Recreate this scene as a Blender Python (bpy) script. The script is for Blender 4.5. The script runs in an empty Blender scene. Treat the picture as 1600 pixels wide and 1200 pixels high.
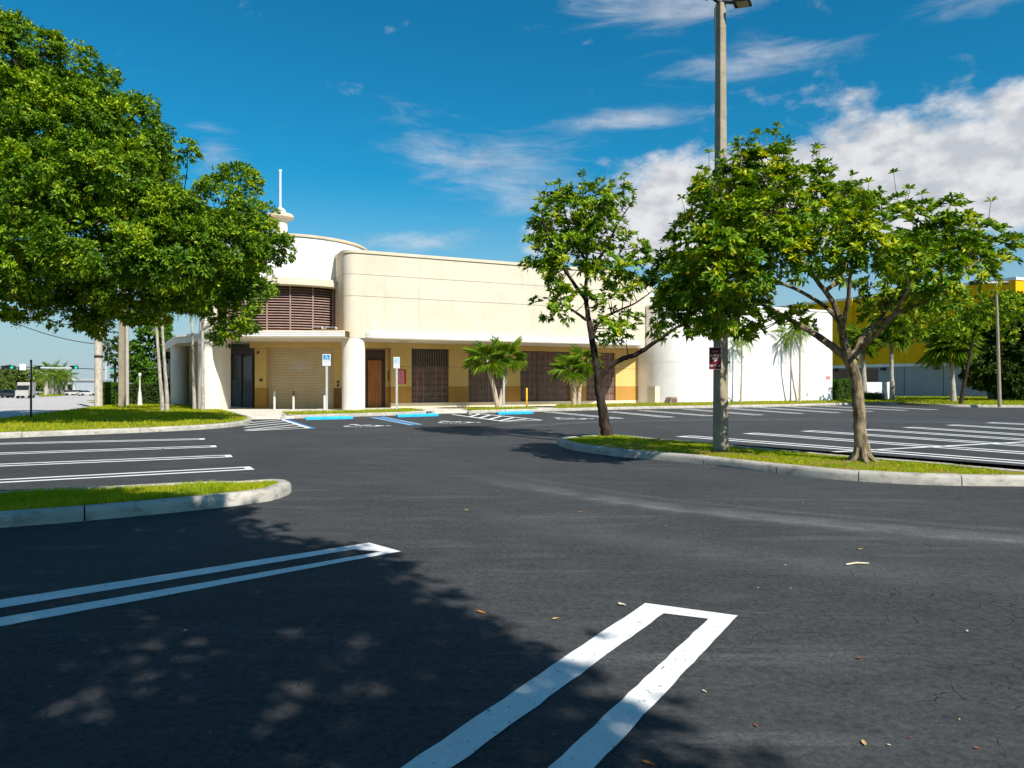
import bpy, bmesh, math, random
import numpy as np
from mathutils import Vector, Matrix

rng = np.random.default_rng(7)
random.seed(7)
S = bpy.context.scene
COL = S.collection
H, F = 1.45, 1150.0                       # eye height in metres, focal length in photo pixels

# ------------------------------------------------------------------ camera
cd = bpy.data.cameras.new('camera'); cam = bpy.data.objects.new('camera', cd); COL.objects.link(cam)
cam.location = (0, 0, H); cam.rotation_euler = (math.radians(90), 0, 0)
cd.sensor_width = 36; cd.lens = 36*F/1600; cd.clip_start = 0.05; cd.clip_end = 5000
S.camera = cam
S.view_settings.view_transform = 'Standard'; S.view_settings.look = 'None'
S.view_settings.exposure = 0.55; S.view_settings.gamma = 1.0
try: S.view_settings.use_curve_mapping = False
except Exception: pass
S.render.engine = 'CYCLES'
S.cycles.max_bounces = 6; S.cycles.transparent_max_bounces = 6

# ------------------------------------------------------------------ sun and sky
ELEV = math.radians(43)
SH = Vector((0.575, -0.818)).normalized()
SUN = Vector((SH.x*math.cos(ELEV), SH.y*math.cos(ELEV), math.sin(ELEV)))
sl = bpy.data.lights.new('sun', 'SUN'); sl.energy = 4.8; sl.angle = math.radians(0.53); sl.color = (1.0, 0.95, 0.86)
so = bpy.data.objects.new('sun', sl); COL.objects.link(so); so.location = (20, -30, 40)
so.rotation_euler = SUN.to_track_quat('Z', 'Y').to_euler()

W = bpy.data.worlds.new('World'); S.world = W; W.use_nodes = True
wn = W.node_tree; wn.nodes.clear()
def N(t, nt=None, **kw):
    n = (nt or wn).nodes.new(t)
    for k, v in kw.items(): setattr(n, k, v)
    return n
def M(op, a, b=None, c=None, nt=None, clamp=False):
    nt = nt or wn
    n = nt.nodes.new('ShaderNodeMath'); n.operation = op; n.use_clamp = clamp
    for i, v in enumerate((a, b, c)):
        if v is None: continue
        if isinstance(v, (int, float)): n.inputs[i].default_value = v
        else: nt.links.new(v, n.inputs[i])
    return n.outputs[0]
def MR(v, a, b, c, d, nt=None, smooth=True):
    nt = nt or wn
    n = nt.nodes.new('ShaderNodeMapRange'); n.interpolation_type = 'SMOOTHSTEP' if smooth else 'LINEAR'
    nt.links.new(v, n.inputs[0])
    for i, x in enumerate((a, b, c, d)): n.inputs[i+1].default_value = x
    return n.outputs[0]
sky = N('ShaderNodeTexSky', sky_type='NISHITA'); sky.sun_disc = False
sky.sun_elevation = ELEV; sky.sun_rotation = math.atan2(SH.x, SH.y)
sky.air_density = 1.1; sky.dust_density = 0.25; sky.ozone_density = 2.5
hs = N('ShaderNodeHueSaturation'); hs.inputs['Hue'].default_value = 0.485
hs.inputs['Saturation'].default_value = 1.28; hs.inputs['Value'].default_value = 1.22
wn.links.new(sky.outputs[0], hs.inputs['Color'])
skc = N('ShaderNodeMix', data_type='RGBA', blend_type='MULTIPLY'); skc.inputs['Factor'].default_value = 1.0
skc.inputs['B'].default_value = (0.15, 0.82, 0.97, 1); wn.links.new(hs.outputs[0], skc.inputs['A'])
tc = N('ShaderNodeTexCoord')
sep = N('ShaderNodeSeparateXYZ'); wn.links.new(tc.outputs['Generated'], sep.inputs[0])
dx, dy, dz = sep.outputs
az = M('MULTIPLY', M('ARCTAN2', dx, dy), 57.2958)
el = M('MULTIPLY', M('ARCSINE', dz), 57.2958)
cmb = N('ShaderNodeCombineXYZ')
wn.links.new(az, cmb.inputs[0]); wn.links.new(el, cmb.inputs[1])
def noise(vec, scale, detail, rough, stretch=(1, 1, 1), rot=0.0, loc=(0, 0, 0), nt=None, dist=0.0):
    nt = nt or wn
    mp = nt.nodes.new('ShaderNodeMapping'); nt.links.new(vec, mp.inputs[0])
    mp.inputs['Scale'].default_value = stretch; mp.inputs['Rotation'].default_value = (0, 0, rot); mp.inputs['Location'].default_value = loc
    n = nt.nodes.new('ShaderNodeTexNoise'); nt.links.new(mp.outputs[0], n.inputs['Vector'])
    n.inputs['Scale'].default_value = scale; n.inputs['Detail'].default_value = detail; n.inputs['Roughness'].default_value = rough
    n.inputs['Distortion'].default_value = dist
    return n.outputs[0]
def gauss(ca, ce, ra, re, rot=0.0):
    a = M('SUBTRACT', az, ca); e = M('SUBTRACT', el, ce)
    c, s = math.cos(rot), math.sin(rot)
    a2 = M('ADD', M('MULTIPLY', a, c), M('MULTIPLY', e, s)); e2 = M('SUBTRACT', M('MULTIPLY', e, c), M('MULTIPLY', a, s))
    q = M('ADD', M('POWER', M('DIVIDE', a2, ra), 2.0), M('POWER', M('DIVIDE', e2, re), 2.0))
    return M('EXPONENT', M('MULTIPLY', q, -1.0))
n1 = noise(cmb.outputs[0], 0.17, 10, 0.58, (1, 1.7, 1), math.radians(-10), (3.1, 1.7, 0))
bank = M('ADD', M('ADD', gauss(25, 13.8, 14, 4.4), gauss(13, 12.0, 8, 2.9)), gauss(40, 14, 12, 5))
bank = M('ADD', bank, M('ADD', M('MULTIPLY', gauss(8, 11.5, 6, 2.2), 0.9), M('MULTIPLY', gauss(18.5, 13.5, 7, 3.4), 0.55)))
cum = MR(M('ADD', M('MULTIPLY', bank, 0.57), M('MULTIPLY', M('SUBTRACT', n1, 0.5), 1.55)), 0.20, 0.60, 0, .97)
n2 = noise(cmb.outputs[0], 0.30, 9, 0.66, (0.42, 2.0, 1), math.radians(12), (0.4, 5.2, 0), dist=0.6)
wis = M('ADD', M('ADD', gauss(10, 27.5, 6.5, 2.4), gauss(20, 27, 8, 1.2, .12)), M('ADD', gauss(18, 22.5, 7, 1.6), gauss(-1, 16, 10, 3.4, -.25)))
wis = M('ADD', wis, M('ADD', gauss(9, 19.5, 6, .9), M('ADD', gauss(-8, 10.8, 5, 1.0), M('ADD', gauss(-22, 16, 2.5, 2.2), gauss(34, 24, 5, 1.2)))))
far = M('MULTIPLY', MR(M('ABSOLUTE', az), 42, 60, 0, 1), 0.62)           # thin cloud goes on out of view, raised there to whiten the ambient light
wis = M('ADD', wis, far)
cir = MR(M('ADD', M('MULTIPLY', wis, 0.50), M('MULTIPLY', M('SUBTRACT', n2, 0.5), 1.1)), 0.16, 0.85, 0, 0.66)
dens = M('MAXIMUM', cum, cir)
n3 = noise(cmb.outputs[0], 0.33, 6, 0.55, (1, 1.6, 1), 0, (7, 2, 0))
ccol = N('ShaderNodeMix', data_type='RGBA'); ccol.inputs['A'].default_value = (5.8, 6.0, 6.5, 1); ccol.inputs['B'].default_value = (8.5, 8.5, 8.6, 1)
wn.links.new(MR(n3, 0.36, 0.62, 0, 1), ccol.inputs['Factor'])
mixc = N('ShaderNodeMix', data_type='RGBA'); wn.links.new(dens, mixc.inputs['Factor'])
# pale air close to the horizon
hz = N('ShaderNodeMix', data_type='RGBA'); hz.inputs['B'].default_value = (5.0, 5.6, 6.5, 1)
wn.links.new(MR(el, 0.0, 16.0, 0.86, 0.0), hz.inputs['Factor']); wn.links.new(skc.outputs['Result'], hz.inputs['A'])
wn.links.new(hz.outputs['Result'], mixc.inputs['A']); wn.links.new(ccol.outputs['Result'], mixc.inputs['B'])
bg = N('ShaderNodeBackground'); bg.inputs['Strength'].default_value = 0.066
wn.links.new(mixc.outputs['Result'], bg.inputs['Color'])
wo = N('ShaderNodeOutputWorld'); wn.links.new(bg.outputs[0], wo.inputs[0])

# ------------------------------------------------------------------ helpers
def G(px, py, z=0.0):                      # a measured photo point on a level plane -> metres
    Y = F*(H-z)/(py-600.0)
    return Vector(((px-800.0)/F*Y, Y, z))
def P(px, py, Y):                          # a measured photo point at a known distance -> metres
    return Vector(((px-800.0)/F*Y, Y, H+(600.0-py)/F*Y))

def tag(o, label=None, cat=None, group=None, kind=None):
    if label: o['label'] = label
    if cat: o['category'] = cat
    if group: o['group'] = group
    if kind: o['kind'] = kind
    return o
def empty(name, loc=(0, 0, 0), rz=0.0, parent=None):
    o = bpy.data.objects.new(name, None); COL.objects.link(o); o.location = loc; o.rotation_euler = (0, 0, rz)
    o.empty_display_size = 0.3
    if parent: o.parent = parent
    return o

class MB:
    def __init__(s): s.v = []; s.f = []; s.sm = False
    def add(s, vs, fs):
        b = len(s.v); s.v += [tuple(v) for v in vs]; s.f += [tuple(b+i for i in f) for f in fs]; return s
    def box(s, x0, x1, y0, y1, z0, z1, bev=0.0):
        if bev > 0:
            bm = bmesh.new(); bmesh.ops.create_cube(bm, size=1)
            for v in bm.verts:
                v.co = Vector(((x0+x1)/2+v.co.x*(x1-x0), (y0+y1)/2+v.co.y*(y1-y0), (z0+z1)/2+v.co.z*(z1-z0)))
            bmesh.ops.bevel(bm, geom=bm.edges[:], offset=bev, segments=2, affect='EDGES', profile=0.5)
            bm.verts.index_update()
            s.add([v.co[:] for v in bm.verts], [[v.index for v in f.verts] for f in bm.faces]); bm.free(); return s
        vs = [(x0,y0,z0),(x1,y0,z0),(x1,y1,z0),(x0,y1,z0),(x0,y0,z1),(x1,y0,z1),(x1,y1,z1),(x0,y1,z1)]
        return s.add(vs, [(0,3,2,1),(4,5,6,7),(0,1,5,4),(1,2,6,5),(2,3,7,6),(3,0,4,7)])
    def prism(s, pts, z0, z1, bottom=True, top=True):
        n = len(pts)
        a = sum(pts[i][0]*pts[(i+1) % n][1]-pts[(i+1) % n][0]*pts[i][1] for i in range(n))
        if a < 0: pts = list(reversed(pts))
        vs = [(p[0], p[1], z0) for p in pts]+[(p[0], p[1], z1) for p in pts]
        fs = [(i, (i+1) % n, (i+1) % n+n, i+n) for i in range(n)]
        if bottom: fs.append(tuple(reversed(range(n))))
        if top: fs.append(tuple(range(n, 2*n)))
        return s.add(vs, fs)
    def tube(s, path, rad, n=8, cap=True):
        path = [Vector(p) for p in path]; k = len(path)
        if isinstance(rad, (int, float)): rad = [rad]*k
        rings = []; ref = None
        for i, p in enumerate(path):
            d = (path[min(i+1, k-1)]-path[max(i-1, 0)]).normalized()
            if ref is None: ref = Vector((1, 0, 0)) if abs(d.x) < 0.8 else Vector((0, 1, 0))
            a = (ref-d*ref.dot(d)).normalized(); b = d.cross(a); ref = a
            rings.append([p+(a*math.cos(2*math.pi*j/n)+b*math.sin(2*math.pi*j/n))*rad[i] for j in range(n)])
        vs = [q for r in rings for q in r]
        fs = [(i*n+j, i*n+(j+1) % n, (i+1)*n+(j+1) % n, (i+1)*n+j) for i in range(k-1) for j in range(n)]
        if cap: fs += [tuple(reversed(range(n))), tuple(range((k-1)*n, k*n))]
        return s.add(vs, fs)
    def lathe(s, prof, c=(0, 0), n=32, a0=0.0, a1=2*math.pi):
        full = abs(a1-a0-2*math.pi) < 1e-6; m = n if full else n+1
        vs = [(c[0]+r*math.cos(a0+(a1-a0)*j/n), c[1]+r*math.sin(a0+(a1-a0)*j/n), z) for r, z in prof for j in range(m)]
        fs = []
        for i in range(len(prof)-1):
            for j in range(n):
                j2 = (j+1) % m
                fs.append((i*m+j, i*m+j2, (i+1)*m+j2, (i+1)*m+j))
        return s.add(vs, fs)
    def build(s, name, mat, parent=None, smooth=False, M4=None):
        me = bpy.data.meshes.new(name); vs = s.v
        if M4 is not None: vs = [tuple(M4 @ Vector(v)) for v in vs]
        me.from_pydata(vs, [], s.f); me.update()
        if mat: me.materials.append(mat)
        if smooth:
            me.polygons.foreach_set('use_smooth', [True]*len(me.polygons))
            try: me.set_sharp_from_angle(angle=math.radians(40))
            except Exception: pass
        o = bpy.data.objects.new(name, me); COL.objects.link(o)
        if parent: o.parent = parent
        return o
def npmesh(name, V, Fc, mat, parent=None, attr=None, mats=None, midx=None):
    """V (n,3), Fc (m,k) all faces with k corners"""
    me = bpy.data.meshes.new(name); m, k = Fc.shape
    me.vertices.add(len(V)); me.vertices.foreach_set('co', V.astype(np.float32).ravel())
    me.loops.add(m*k); me.loops.foreach_set('vertex_index', Fc.astype(np.int32).ravel())
    me.polygons.add(m); me.polygons.foreach_set('loop_start', np.arange(0, m*k, k, dtype=np.int32))
    me.materials.append(mat)
    me.update(calc_edges=True)
    o = bpy.data.objects.new(name, me); COL.objects.link(o)
    if parent: o.parent = parent
    return o
def dup(o, parent=None, loc=None):
    c = o.copy(); COL.objects.link(c); c.parent = parent
    if loc is not None: c.location = loc
    for ch in list(o.children): dup(ch, c)
    return c

# ------------------------------------------------------------------ materials
def pmat(name, col, rough=0.8, var=0.12, scale=3.0, bump=0.0, bscale=60.0, col2=None, metal=0.0, stretch=(1, 1, 1), spec=0.3, detail=5, pos=False):
    m = bpy.data.materials.new(name); m.use_nodes = True; nt = m.node_tree; b = nt.nodes['Principled BSDF']
    b.inputs['Roughness'].default_value = rough; b.inputs['Metallic'].default_value = metal
    b.inputs['Specular IOR Level'].default_value = spec
    t = nt.nodes.new('ShaderNodeTexCoord'); vec = t.outputs['Object']
    if pos: vec = nt.nodes.new('ShaderNodeNewGeometry').outputs['Position']
    nz = noise(vec, scale, detail, 0.6, stretch, nt=nt)
    mx = nt.nodes.new('ShaderNodeMix'); mx.data_type = 'RGBA'
    c = Vector(col); c2 = Vector(col2) if col2 else c*(1+var)
    c1 = c if col2 else c*(1-var)
    mx.inputs['A'].default_value = (*c1, 1); mx.inputs['B'].default_value = (*c2, 1)
    nt.links.new(MR(nz, 0.32, 0.68, 0, 1, nt=nt), mx.inputs['Factor']); nt.links.new(mx.outputs['Result'], b.inputs['Base Color'])
    if bump > 0:
        bz = noise(vec, bscale, 4, 0.6, nt=nt)
        bn = nt.nodes.new('ShaderNodeBump'); bn.inputs['Strength'].default_value = bump; bn.inputs['Distance'].default_value = 0.01
        nt.links.new(bz, bn.inputs['Height']); nt.links.new(bn.outputs[0], b.inputs['Normal'])
    return m
def leafmat(name, cols, trans=0.35, rough=0.45, posvar=0.9, gloss=0.25, rw=.55):
    m = bpy.data.materials.new(name); m.use_nodes = True; nt = m.node_tree; b = nt.nodes['Principled BSDF']
    g = nt.nodes.new('ShaderNodeNewGeometry')
    rp = nt.nodes.new('ShaderNodeValToRGB'); el_ = rp.color_ramp.elements
    while len(el_) < len(cols): el_.new(0.5)
    for i, (p, c) in enumerate(cols): el_[i].position = p; el_[i].color = (*c, 1)
    nz = noise(g.outputs['Position'], posvar, 3, 0.6, nt=nt)
    f = M('ADD', M('MULTIPLY', g.outputs['Random Per Island'], rw, nt=nt), M('MULTIPLY', MR(nz, 0.32, 0.68, 0, 1, nt=nt), 1-rw, nt=nt), nt=nt)
    nt.links.new(f, rp.inputs[0])
    nt.links.new(rp.outputs[0], b.inputs['Base Color']); b.inputs['Roughness'].default_value = rough
    b.inputs['Specular IOR Level'].default_value = gloss
    tr = nt.nodes.new('ShaderNodeBsdfTranslucent')
    hsv = nt.nodes.new('ShaderNodeHueSaturation'); hsv.inputs['Value'].default_value = 1.5; hsv.inputs['Saturation'].default_value = 1.05
    nt.links.new(rp.outputs[0], hsv.inputs['Color']); nt.links.new(hsv.outputs[0], tr.inputs[0])
    ms = nt.nodes.new('ShaderNodeMixShader'); ms.inputs[0].default_value = trans
    nt.links.new(b.outputs[0], ms.inputs[1]); nt.links.new(tr.outputs[0], ms.inputs[2])
    nt.links.new(ms.outputs[0], nt.nodes['Material Output'].inputs[0])
    return m

def asphalt_mat():
    m = bpy.data.materials.new('asphalt'); m.use_nodes = True; nt = m.node_tree; b = nt.nodes['Principled BSDF']
    g = nt.nodes.new('ShaderNodeNewGeometry'); p = g.outputs['Position']
    big = noise(p, 0.35, 5, 0.6, (1, 1, 1), nt=nt); mid = noise(p, 2.2, 6, 0.65, (1, 2.4, 1), 0.6, nt=nt)
    fine = noise(p, 22, 9, 0.84, nt=nt); grit = noise(p, 45, 3, 0.7, (1, 1, 1), 0, (3, 3, 0), nt=nt)
    v = M('ADD', M('MULTIPLY', MR(big, .3, .7, -1, 1, nt=nt), 0.0065, nt=nt), 0.049, nt=nt)
    v = M('ADD', v, M('MULTIPLY', MR(mid, .3, .7, -1, 1, nt=nt), 0.0075, nt=nt), nt=nt)
    v = M('ADD', v, M('MULTIPLY', MR(fine, .34, .66, -1, 1, nt=nt), 0.022, nt=nt), nt=nt)
    v = M('ADD', v, M('MULTIPLY', MR(grit, .62, .78, 0, 1, nt=nt), 0.035, nt=nt), nt=nt)
    # dusty turning track worn by car tyres: rings about the turning centre
    sx = nt.nodes.new('ShaderNodeSeparateXYZ'); nt.links.new(p, sx.inputs[0])
    A_, B_, C_ = Vector((-2.2, 15.9)), Vector((1.1, 9.4)), Vector((4.74, 6.85))
    d_ = 2*(A_.x*(B_.y-C_.y)+B_.x*(C_.y-A_.y)+C_.x*(A_.y-B_.y))
    ux = ((A_.length_squared)*(B_.y-C_.y)+(B_.length_squared)*(C_.y-A_.y)+(C_.length_squared)*(A_.y-B_.y))/d_
    uy = ((A_.length_squared)*(C_.x-B_.x)+(B_.length_squared)*(A_.x-C_.x)+(C_.length_squared)*(B_.x-A_.x))/d_
    R_ = (A_-Vector((ux, uy))).length
    rr = M('SQRT', M('ADD', M('POWER', M('SUBTRACT', sx.outputs[0], ux, nt=nt), 2.0, nt=nt), M('POWER', M('SUBTRACT', sx.outputs[1], uy, nt=nt), 2.0, nt=nt), nt=nt), nt=nt)
    wob = M('MULTIPLY', M('SUBTRACT', noise(p, 0.8, 4, 0.6, nt=nt), 0.5, nt=nt), 0.35, nt=nt)
    def ring(R, w, amp):
        return M('MULTIPLY', MR(M('ABSOLUTE', M('ADD', M('SUBTRACT', rr, R, nt=nt), wob, nt=nt), nt=nt), 0.0, w, 1, 0, nt=nt), amp, nt=nt)
    dust = M('ADD', M('ADD', ring(R_, 0.45, 0.75), ring(R_+.12, 0.12, 0.5), nt=nt), M('ADD', ring(R_+1.9, 0.6, 0.3), ring(R_-.55, .16, .35), nt=nt), nt=nt)
    dust = M('MULTIPLY', dust, MR(sx.outputs[0], -1.6, 1.8, 0.0, 1, nt=nt), nt=nt)
    dust = M('MULTIPLY', dust, MR(noise(p, 1.3, 5, 0.7, nt=nt), .3, .6, 0.1, 1, nt=nt), nt=nt)
    dust = M('MULTIPLY', dust, MR(grit, .3, .6, 0.35, 1, nt=nt), nt=nt)
    v = M('ADD', v, M('MULTIPLY', dust, 0.095, nt=nt), nt=nt)
    st = MR(noise(p, 0.9, 6, 0.7, (0.35, 2.6, 1), -0.35, (9, 2, 0), nt=nt), .53, .74, 0, 1, nt=nt)
    v = M('ADD', v, M('MULTIPLY', M('MULTIPLY', st, MR(grit, .35, .6, .2, 1, nt=nt), nt=nt), 0.055, nt=nt), nt=nt)
    oil = M('MULTIPLY', MR(noise(p, 1.7, 4, 0.55, (1, 1, 1), 0, (21, 4, 0), nt=nt), .66, .76, 0, 1, nt=nt), 0.30, nt=nt)
    v = M('MULTIPLY', v, M('SUBTRACT', 1.0, oil, nt=nt), nt=nt)
    # alligator cracks, only in worn patches
    vo = nt.nodes.new('ShaderNodeTexVoronoi'); vo.feature = 'DISTANCE_TO_EDGE'; vo.inputs['Scale'].default_value = 5.5
    mp = nt.nodes.new('ShaderNodeMix'); mp.data_type = 'VECTOR'; mp.inputs['Factor'].default_value = 0.12
    nn = nt.nodes.new('ShaderNodeTexNoise'); nn.inputs['Scale'].default_value = 4; nn.inputs['Detail'].default_value = 5; nt.links.new(p, nn.inputs['Vector'])
    nt.links.new(p, mp.inputs['A']); nt.links.new(nn.outputs['Color'], mp.inputs['B']); nt.links.new(mp.outputs['Result'], vo.inputs['Vector'])
    pat = MR(noise(p, 0.55, 3, 0.5, (1, 1, 1), 0, (2, 8, 0), nt=nt), .46, .60, 0, 1, nt=nt)
    crk = M('MULTIPLY', MR(vo.outputs['Distance'], 0.0, 0.02, 1, 0, nt=nt), M('MULTIPLY', pat, MR(mid, .45, .6, 0, 1, nt=nt), nt=nt), nt=nt)
    v = M('MULTIPLY', v, M('SUBTRACT', 1.0, M('MULTIPLY', crk, 0.72, nt=nt), nt=nt), nt=nt)
    cm = nt.nodes.new('ShaderNodeCombineColor')
    nt.links.new(M('MULTIPLY', v, 0.97, nt=nt), cm.inputs[0]); nt.links.new(v, cm.inputs[1]); nt.links.new(M('MULTIPLY', v, 1.03, nt=nt), cm.inputs[2])
    nt.links.new(cm.outputs[0], b.inputs['Base Color']); b.inputs['Roughness'].default_value = 0.85; b.inputs['Specular IOR Level'].default_value = 0.2
    bn = nt.nodes.new('ShaderNodeBump'); bn.inputs['Strength'].default_value = 0.8; bn.inputs['Distance'].default_value = 0.008
    hgt = M('SUBTRACT', M('ADD', fine, M('MULTIPLY', grit, 0.8, nt=nt), nt=nt), M('MULTIPLY', crk, 1.5, nt=nt), nt=nt)
    nt.links.new(hgt, bn.inputs['Height']); nt.links.new(bn.outputs[0], b.inputs['Normal'])
    return m
def paint_mat(name, col, wear=0.5, under=0.05):
    """road paint with chipped spots through which the asphalt shows"""
    m = pmat(name, col, 0.7, 0.05, 4, 0.35, 140, pos=True); nt = m.node_tree; b = nt.nodes['Principled BSDF']
    g = nt.nodes.new('ShaderNodeNewGeometry'); p = g.outputs['Position']
    w = MR(noise(p, 24, 6, 0.75, nt=nt), 0.66-0.12*wear, 0.74-0.12*wear, 0, 0.9, nt=nt)
    w2 = M('MULTIPLY', MR(noise(p, 3, 4, 0.7, nt=nt), .45, .75, 0, 1, nt=nt), 0.16*wear, nt=nt)
    fac = M('MAXIMUM', w, w2, nt=nt)
    mx = nt.nodes.new('ShaderNodeMix'); mx.data_type = 'RGBA'
    src = b.inputs['Base Color'].links[0].from_socket
    nt.links.new(src, mx.inputs['A']); mx.inputs['B'].default_value = (under, under, under, 1)
    nt.links.new(fac, mx.inputs['Factor']); nt.links.new(mx.outputs['Result'], b.inputs['Base Color'])
    return m
def stucco_mat(name, col, streak=0.10, bump=0.25):
    m = pmat(name, col, 0.9, 0.05, 0.8, bump, 45, pos=True, spec=0.15); nt = m.node_tree; b = nt.nodes['Principled BSDF']
    g = nt.nodes.new('ShaderNodeNewGeometry'); p = g.outputs['Position']
    s1 = MR(noise(p, 1.0, 6, 0.65, (1.6, 1.6, 0.12), nt=nt), .50, .72, 0, streak, nt=nt)
    s2 = MR(noise(p, 0.35, 5, 0.6, nt=nt), .5, .7, 0, streak*0.6, nt=nt)
    mx = nt.nodes.new('ShaderNodeMix'); mx.data_type = 'RGBA'
    src = b.inputs['Base Color'].links[0].from_socket
    nt.links.new(src, mx.inputs['A']); mx.inputs['B'].default_value = (col[0]*.5, col[1]*.48, col[2]*.45, 1)
    nt.links.new(M('ADD', s1, s2, nt=nt), mx.inputs['Factor']); nt.links.new(mx.outputs['Result'], b.inputs['Base Color'])
    return m
def concrete_mat(name, col, dirt=0.5):
    m = pmat(name, col, 0.9, 0.12, 2.0, 0.4, 90, pos=True, spec=0.2); nt = m.node_tree; b = nt.nodes['Principled BSDF']
    g = nt.nodes.new('ShaderNodeNewGeometry'); p = g.outputs['Position']
    s1 = MR(noise(p, 5.0, 8, 0.75, (1, 1, 2.2), nt=nt), .46, .70, 0, dirt, nt=nt)
    s2 = MR(noise(p, 60, 3, 0.7, nt=nt), .62, .72, 0, 0.5*dirt, nt=nt)
    mx = nt.nodes.new('ShaderNodeMix'); mx.data_type = 'RGBA'
    src = b.inputs['Base Color'].links[0].from_socket
    nt.links.new(src, mx.inputs['A']); mx.inputs['B'].default_value = (col[0]*.34, col[1]*.33, col[2]*.31, 1)
    nt.links.new(M('MAXIMUM', s1, s2, nt=nt), mx.inputs['Factor']); nt.links.new(mx.outputs['Result'], b.inputs['Base Color'])
    return m

ASPH = asphalt_mat()
WHITE = paint_mat('white_road_paint', (0.76, 0.755, 0.74), 0.6)
WORN = paint_mat('worn_white_paint', (0.66, 0.66, 0.65), 0.8)
BLUEP = paint_mat('blue_road_paint', (0.03, 0.19, 0.42), 0.6)
CONC = concrete_mat('kerb_concrete', (0.42, 0.395, 0.345), 0.75)
WALK = concrete_mat('walk_concrete', (0.62, 0.58, 0.50), 0.25)
ROADM = concrete_mat('road_concrete', (0.46, 0.43, 0.41), 0.12)
DARKJ = pmat('joint_dirt', (0.04, 0.035, 0.03), 0.95, 0.3, 8)
SOILG = pmat('turf_soil', (0.16, 0.19, 0.012), 0.95, 0.3, 1.9, 0.8, 30, col2=(0.25, 0.13, 0.05), pos=True, spec=0.05)
FARG = pmat('far_ground', (0.10, 0.12, 0.03), 0.95, 0.2, 0.3, col2=(0.16, 0.15, 0.07), pos=True, spec=0.05)
GRASS = leafmat('grass_blade', [(0.0, (0.13, 0.23, 0.008)), (0.40, (0.27, 0.36, 0.010)), (0.8, (0.42, 0.42, 0.016)), (1.0, (0.46, 0.36, 0.07))], 0.35, 0.6, 1.2, 0.1)
CREAM = stucco_mat('cream_stucco', (0.62, 0.55, 0.43), 0.24)
CREAML = stucco_mat('pale_stucco', (0.72, 0.68, 0.60), 0.08)
WHITEW = stucco_mat('white_stucco', (0.80, 0.775, 0.745), 0.10)
YELST = stucco_mat('yellow_cream_stucco', (0.62, 0.43, 0.155), 0.2)
TAN = stucco_mat('tan_stucco', (0.42, 0.225, 0.055), 0.15)
BASEC = stucco_mat('plinth_stucco', (0.74, 0.62, 0.43), 0.15)
RIBW = pmat('white_metal_fascia', (0.80, 0.78, 0.77), 0.5, 0.04, 2, pos=True)
COPING = pmat('coping_paint', (0.62, 0.52, 0.38), 0.7, 0.08, 2, pos=True)
BROWN = pmat('brown_metal', (0.15, 0.088, 0.066), 0.55, 0.2, 3, 0.1, 30, pos=True)
BROWND = pmat('dark_brown_metal', (0.055, 0.032, 0.025), 0.6, 0.2, 3, pos=True)
GREENST = pmat('grey_green_stile', (0.10, 0.10, 0.075), 0.6, 0.2, 4, pos=True)
LOUV = pmat('mauve_louver', (0.34, 0.23, 0.20), 0.6, 0.12, 4, pos=True)
PLY = pmat('plywood', (0.34, 0.13, 0.035), 0.7, 0.2, 1.5, 0.1, 20, col2=(0.24, 0.085, 0.02), stretch=(6, 6, 0.6), pos=True)
ROLL = pmat('roll_door_paint', (0.56, 0.43, 0.26), 0.7, 0.08, 1.0, 0.05, 30, pos=True)
GLASSD = pmat('dark_glass', (0.012, 0.015, 0.018), 0.25, 0.1, 1, spec=0.25)
PANELG = pmat('grey_panel', (0.075, 0.08, 0.08), 0.6, 0.1, 2)  # grey darkened to carry the shade of the window recess
FRAMEB = pmat('bronze_frame', (0.09, 0.08, 0.07), 0.5, 0.1, 5)
BLUEST = pmat('blue_stop_paint', (0.015, 0.36, 0.64), 0.55, 0.12, 5, 0.15, 60)
YELB = pmat('yellow_paint', (0.75, 0.42, 0.02), 0.5, 0.1, 5)
GALV = pmat('galvanised_steel', (0.55, 0.55, 0.54), 0.5, 0.12, 8, metal=0.3)
POLEC = concrete_mat('pole_concrete', (0.32, 0.27, 0.195), 0.4)
BLACKM = pmat('black_metal', (0.025, 0.022, 0.02), 0.5, 0.2, 6)
LENS = pmat('lamp_lens', (0.42, 0.36, 0.20), 0.35, 0.1, 20)
REDS = pmat('maroon_sign', (0.13, 0.006, 0.018), 0.5, 0.08, 10)
PINK = pmat('pink_board', (0.62, 0.26, 0.27), 0.6, 0.10, 6)
REDB = pmat('red_print', (0.50, 0.012, 0.03), 0.5, 0.08, 6)
SIGNW = pmat('sign_white', (0.80, 0.80, 0.80), 0.45, 0.03, 6)
SIGNB = pmat('sign_blue', (0.01, 0.26, 0.52), 0.45, 0.05, 6)
SIGNG = pmat('sign_green', (0.0, 0.30, 0.20), 0.45, 0.05, 6)
YELF = stucco_mat('yellow_facade', (0.76, 0.41, 0.004), 0.06)
GREYF = stucco_mat('grey_facade', (0.34, 0.35, 0.36), 0.08)
TILE = pmat('terracotta_brown', (0.22, 0.12, 0.08), 0.8, 0.3, 6, pos=True)
def bark_mat(name, c1, c2):
    return pmat(name, c1, 0.95, 0.3, 7.0, 0.9, 28, col2=c2, stretch=(1.6, 1.6, 0.6), pos=True, spec=0.1, detail=8)
BARK = bark_mat('bark_pale', (0.075, 0.052, 0.032), (0.33, 0.26, 0.165))
BARKD = bark_mat('bark_dark', (0.022, 0.015, 0.012), (0.065, 0.046, 0.036))
PALMB = bark_mat('palm_bark', (0.36, 0.28, 0.20), (0.55, 0.46, 0.35))
PALMG = bark_mat('palm_bark_grey', (0.26, 0.23, 0.19), (0.46, 0.43, 0.38))
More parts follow.
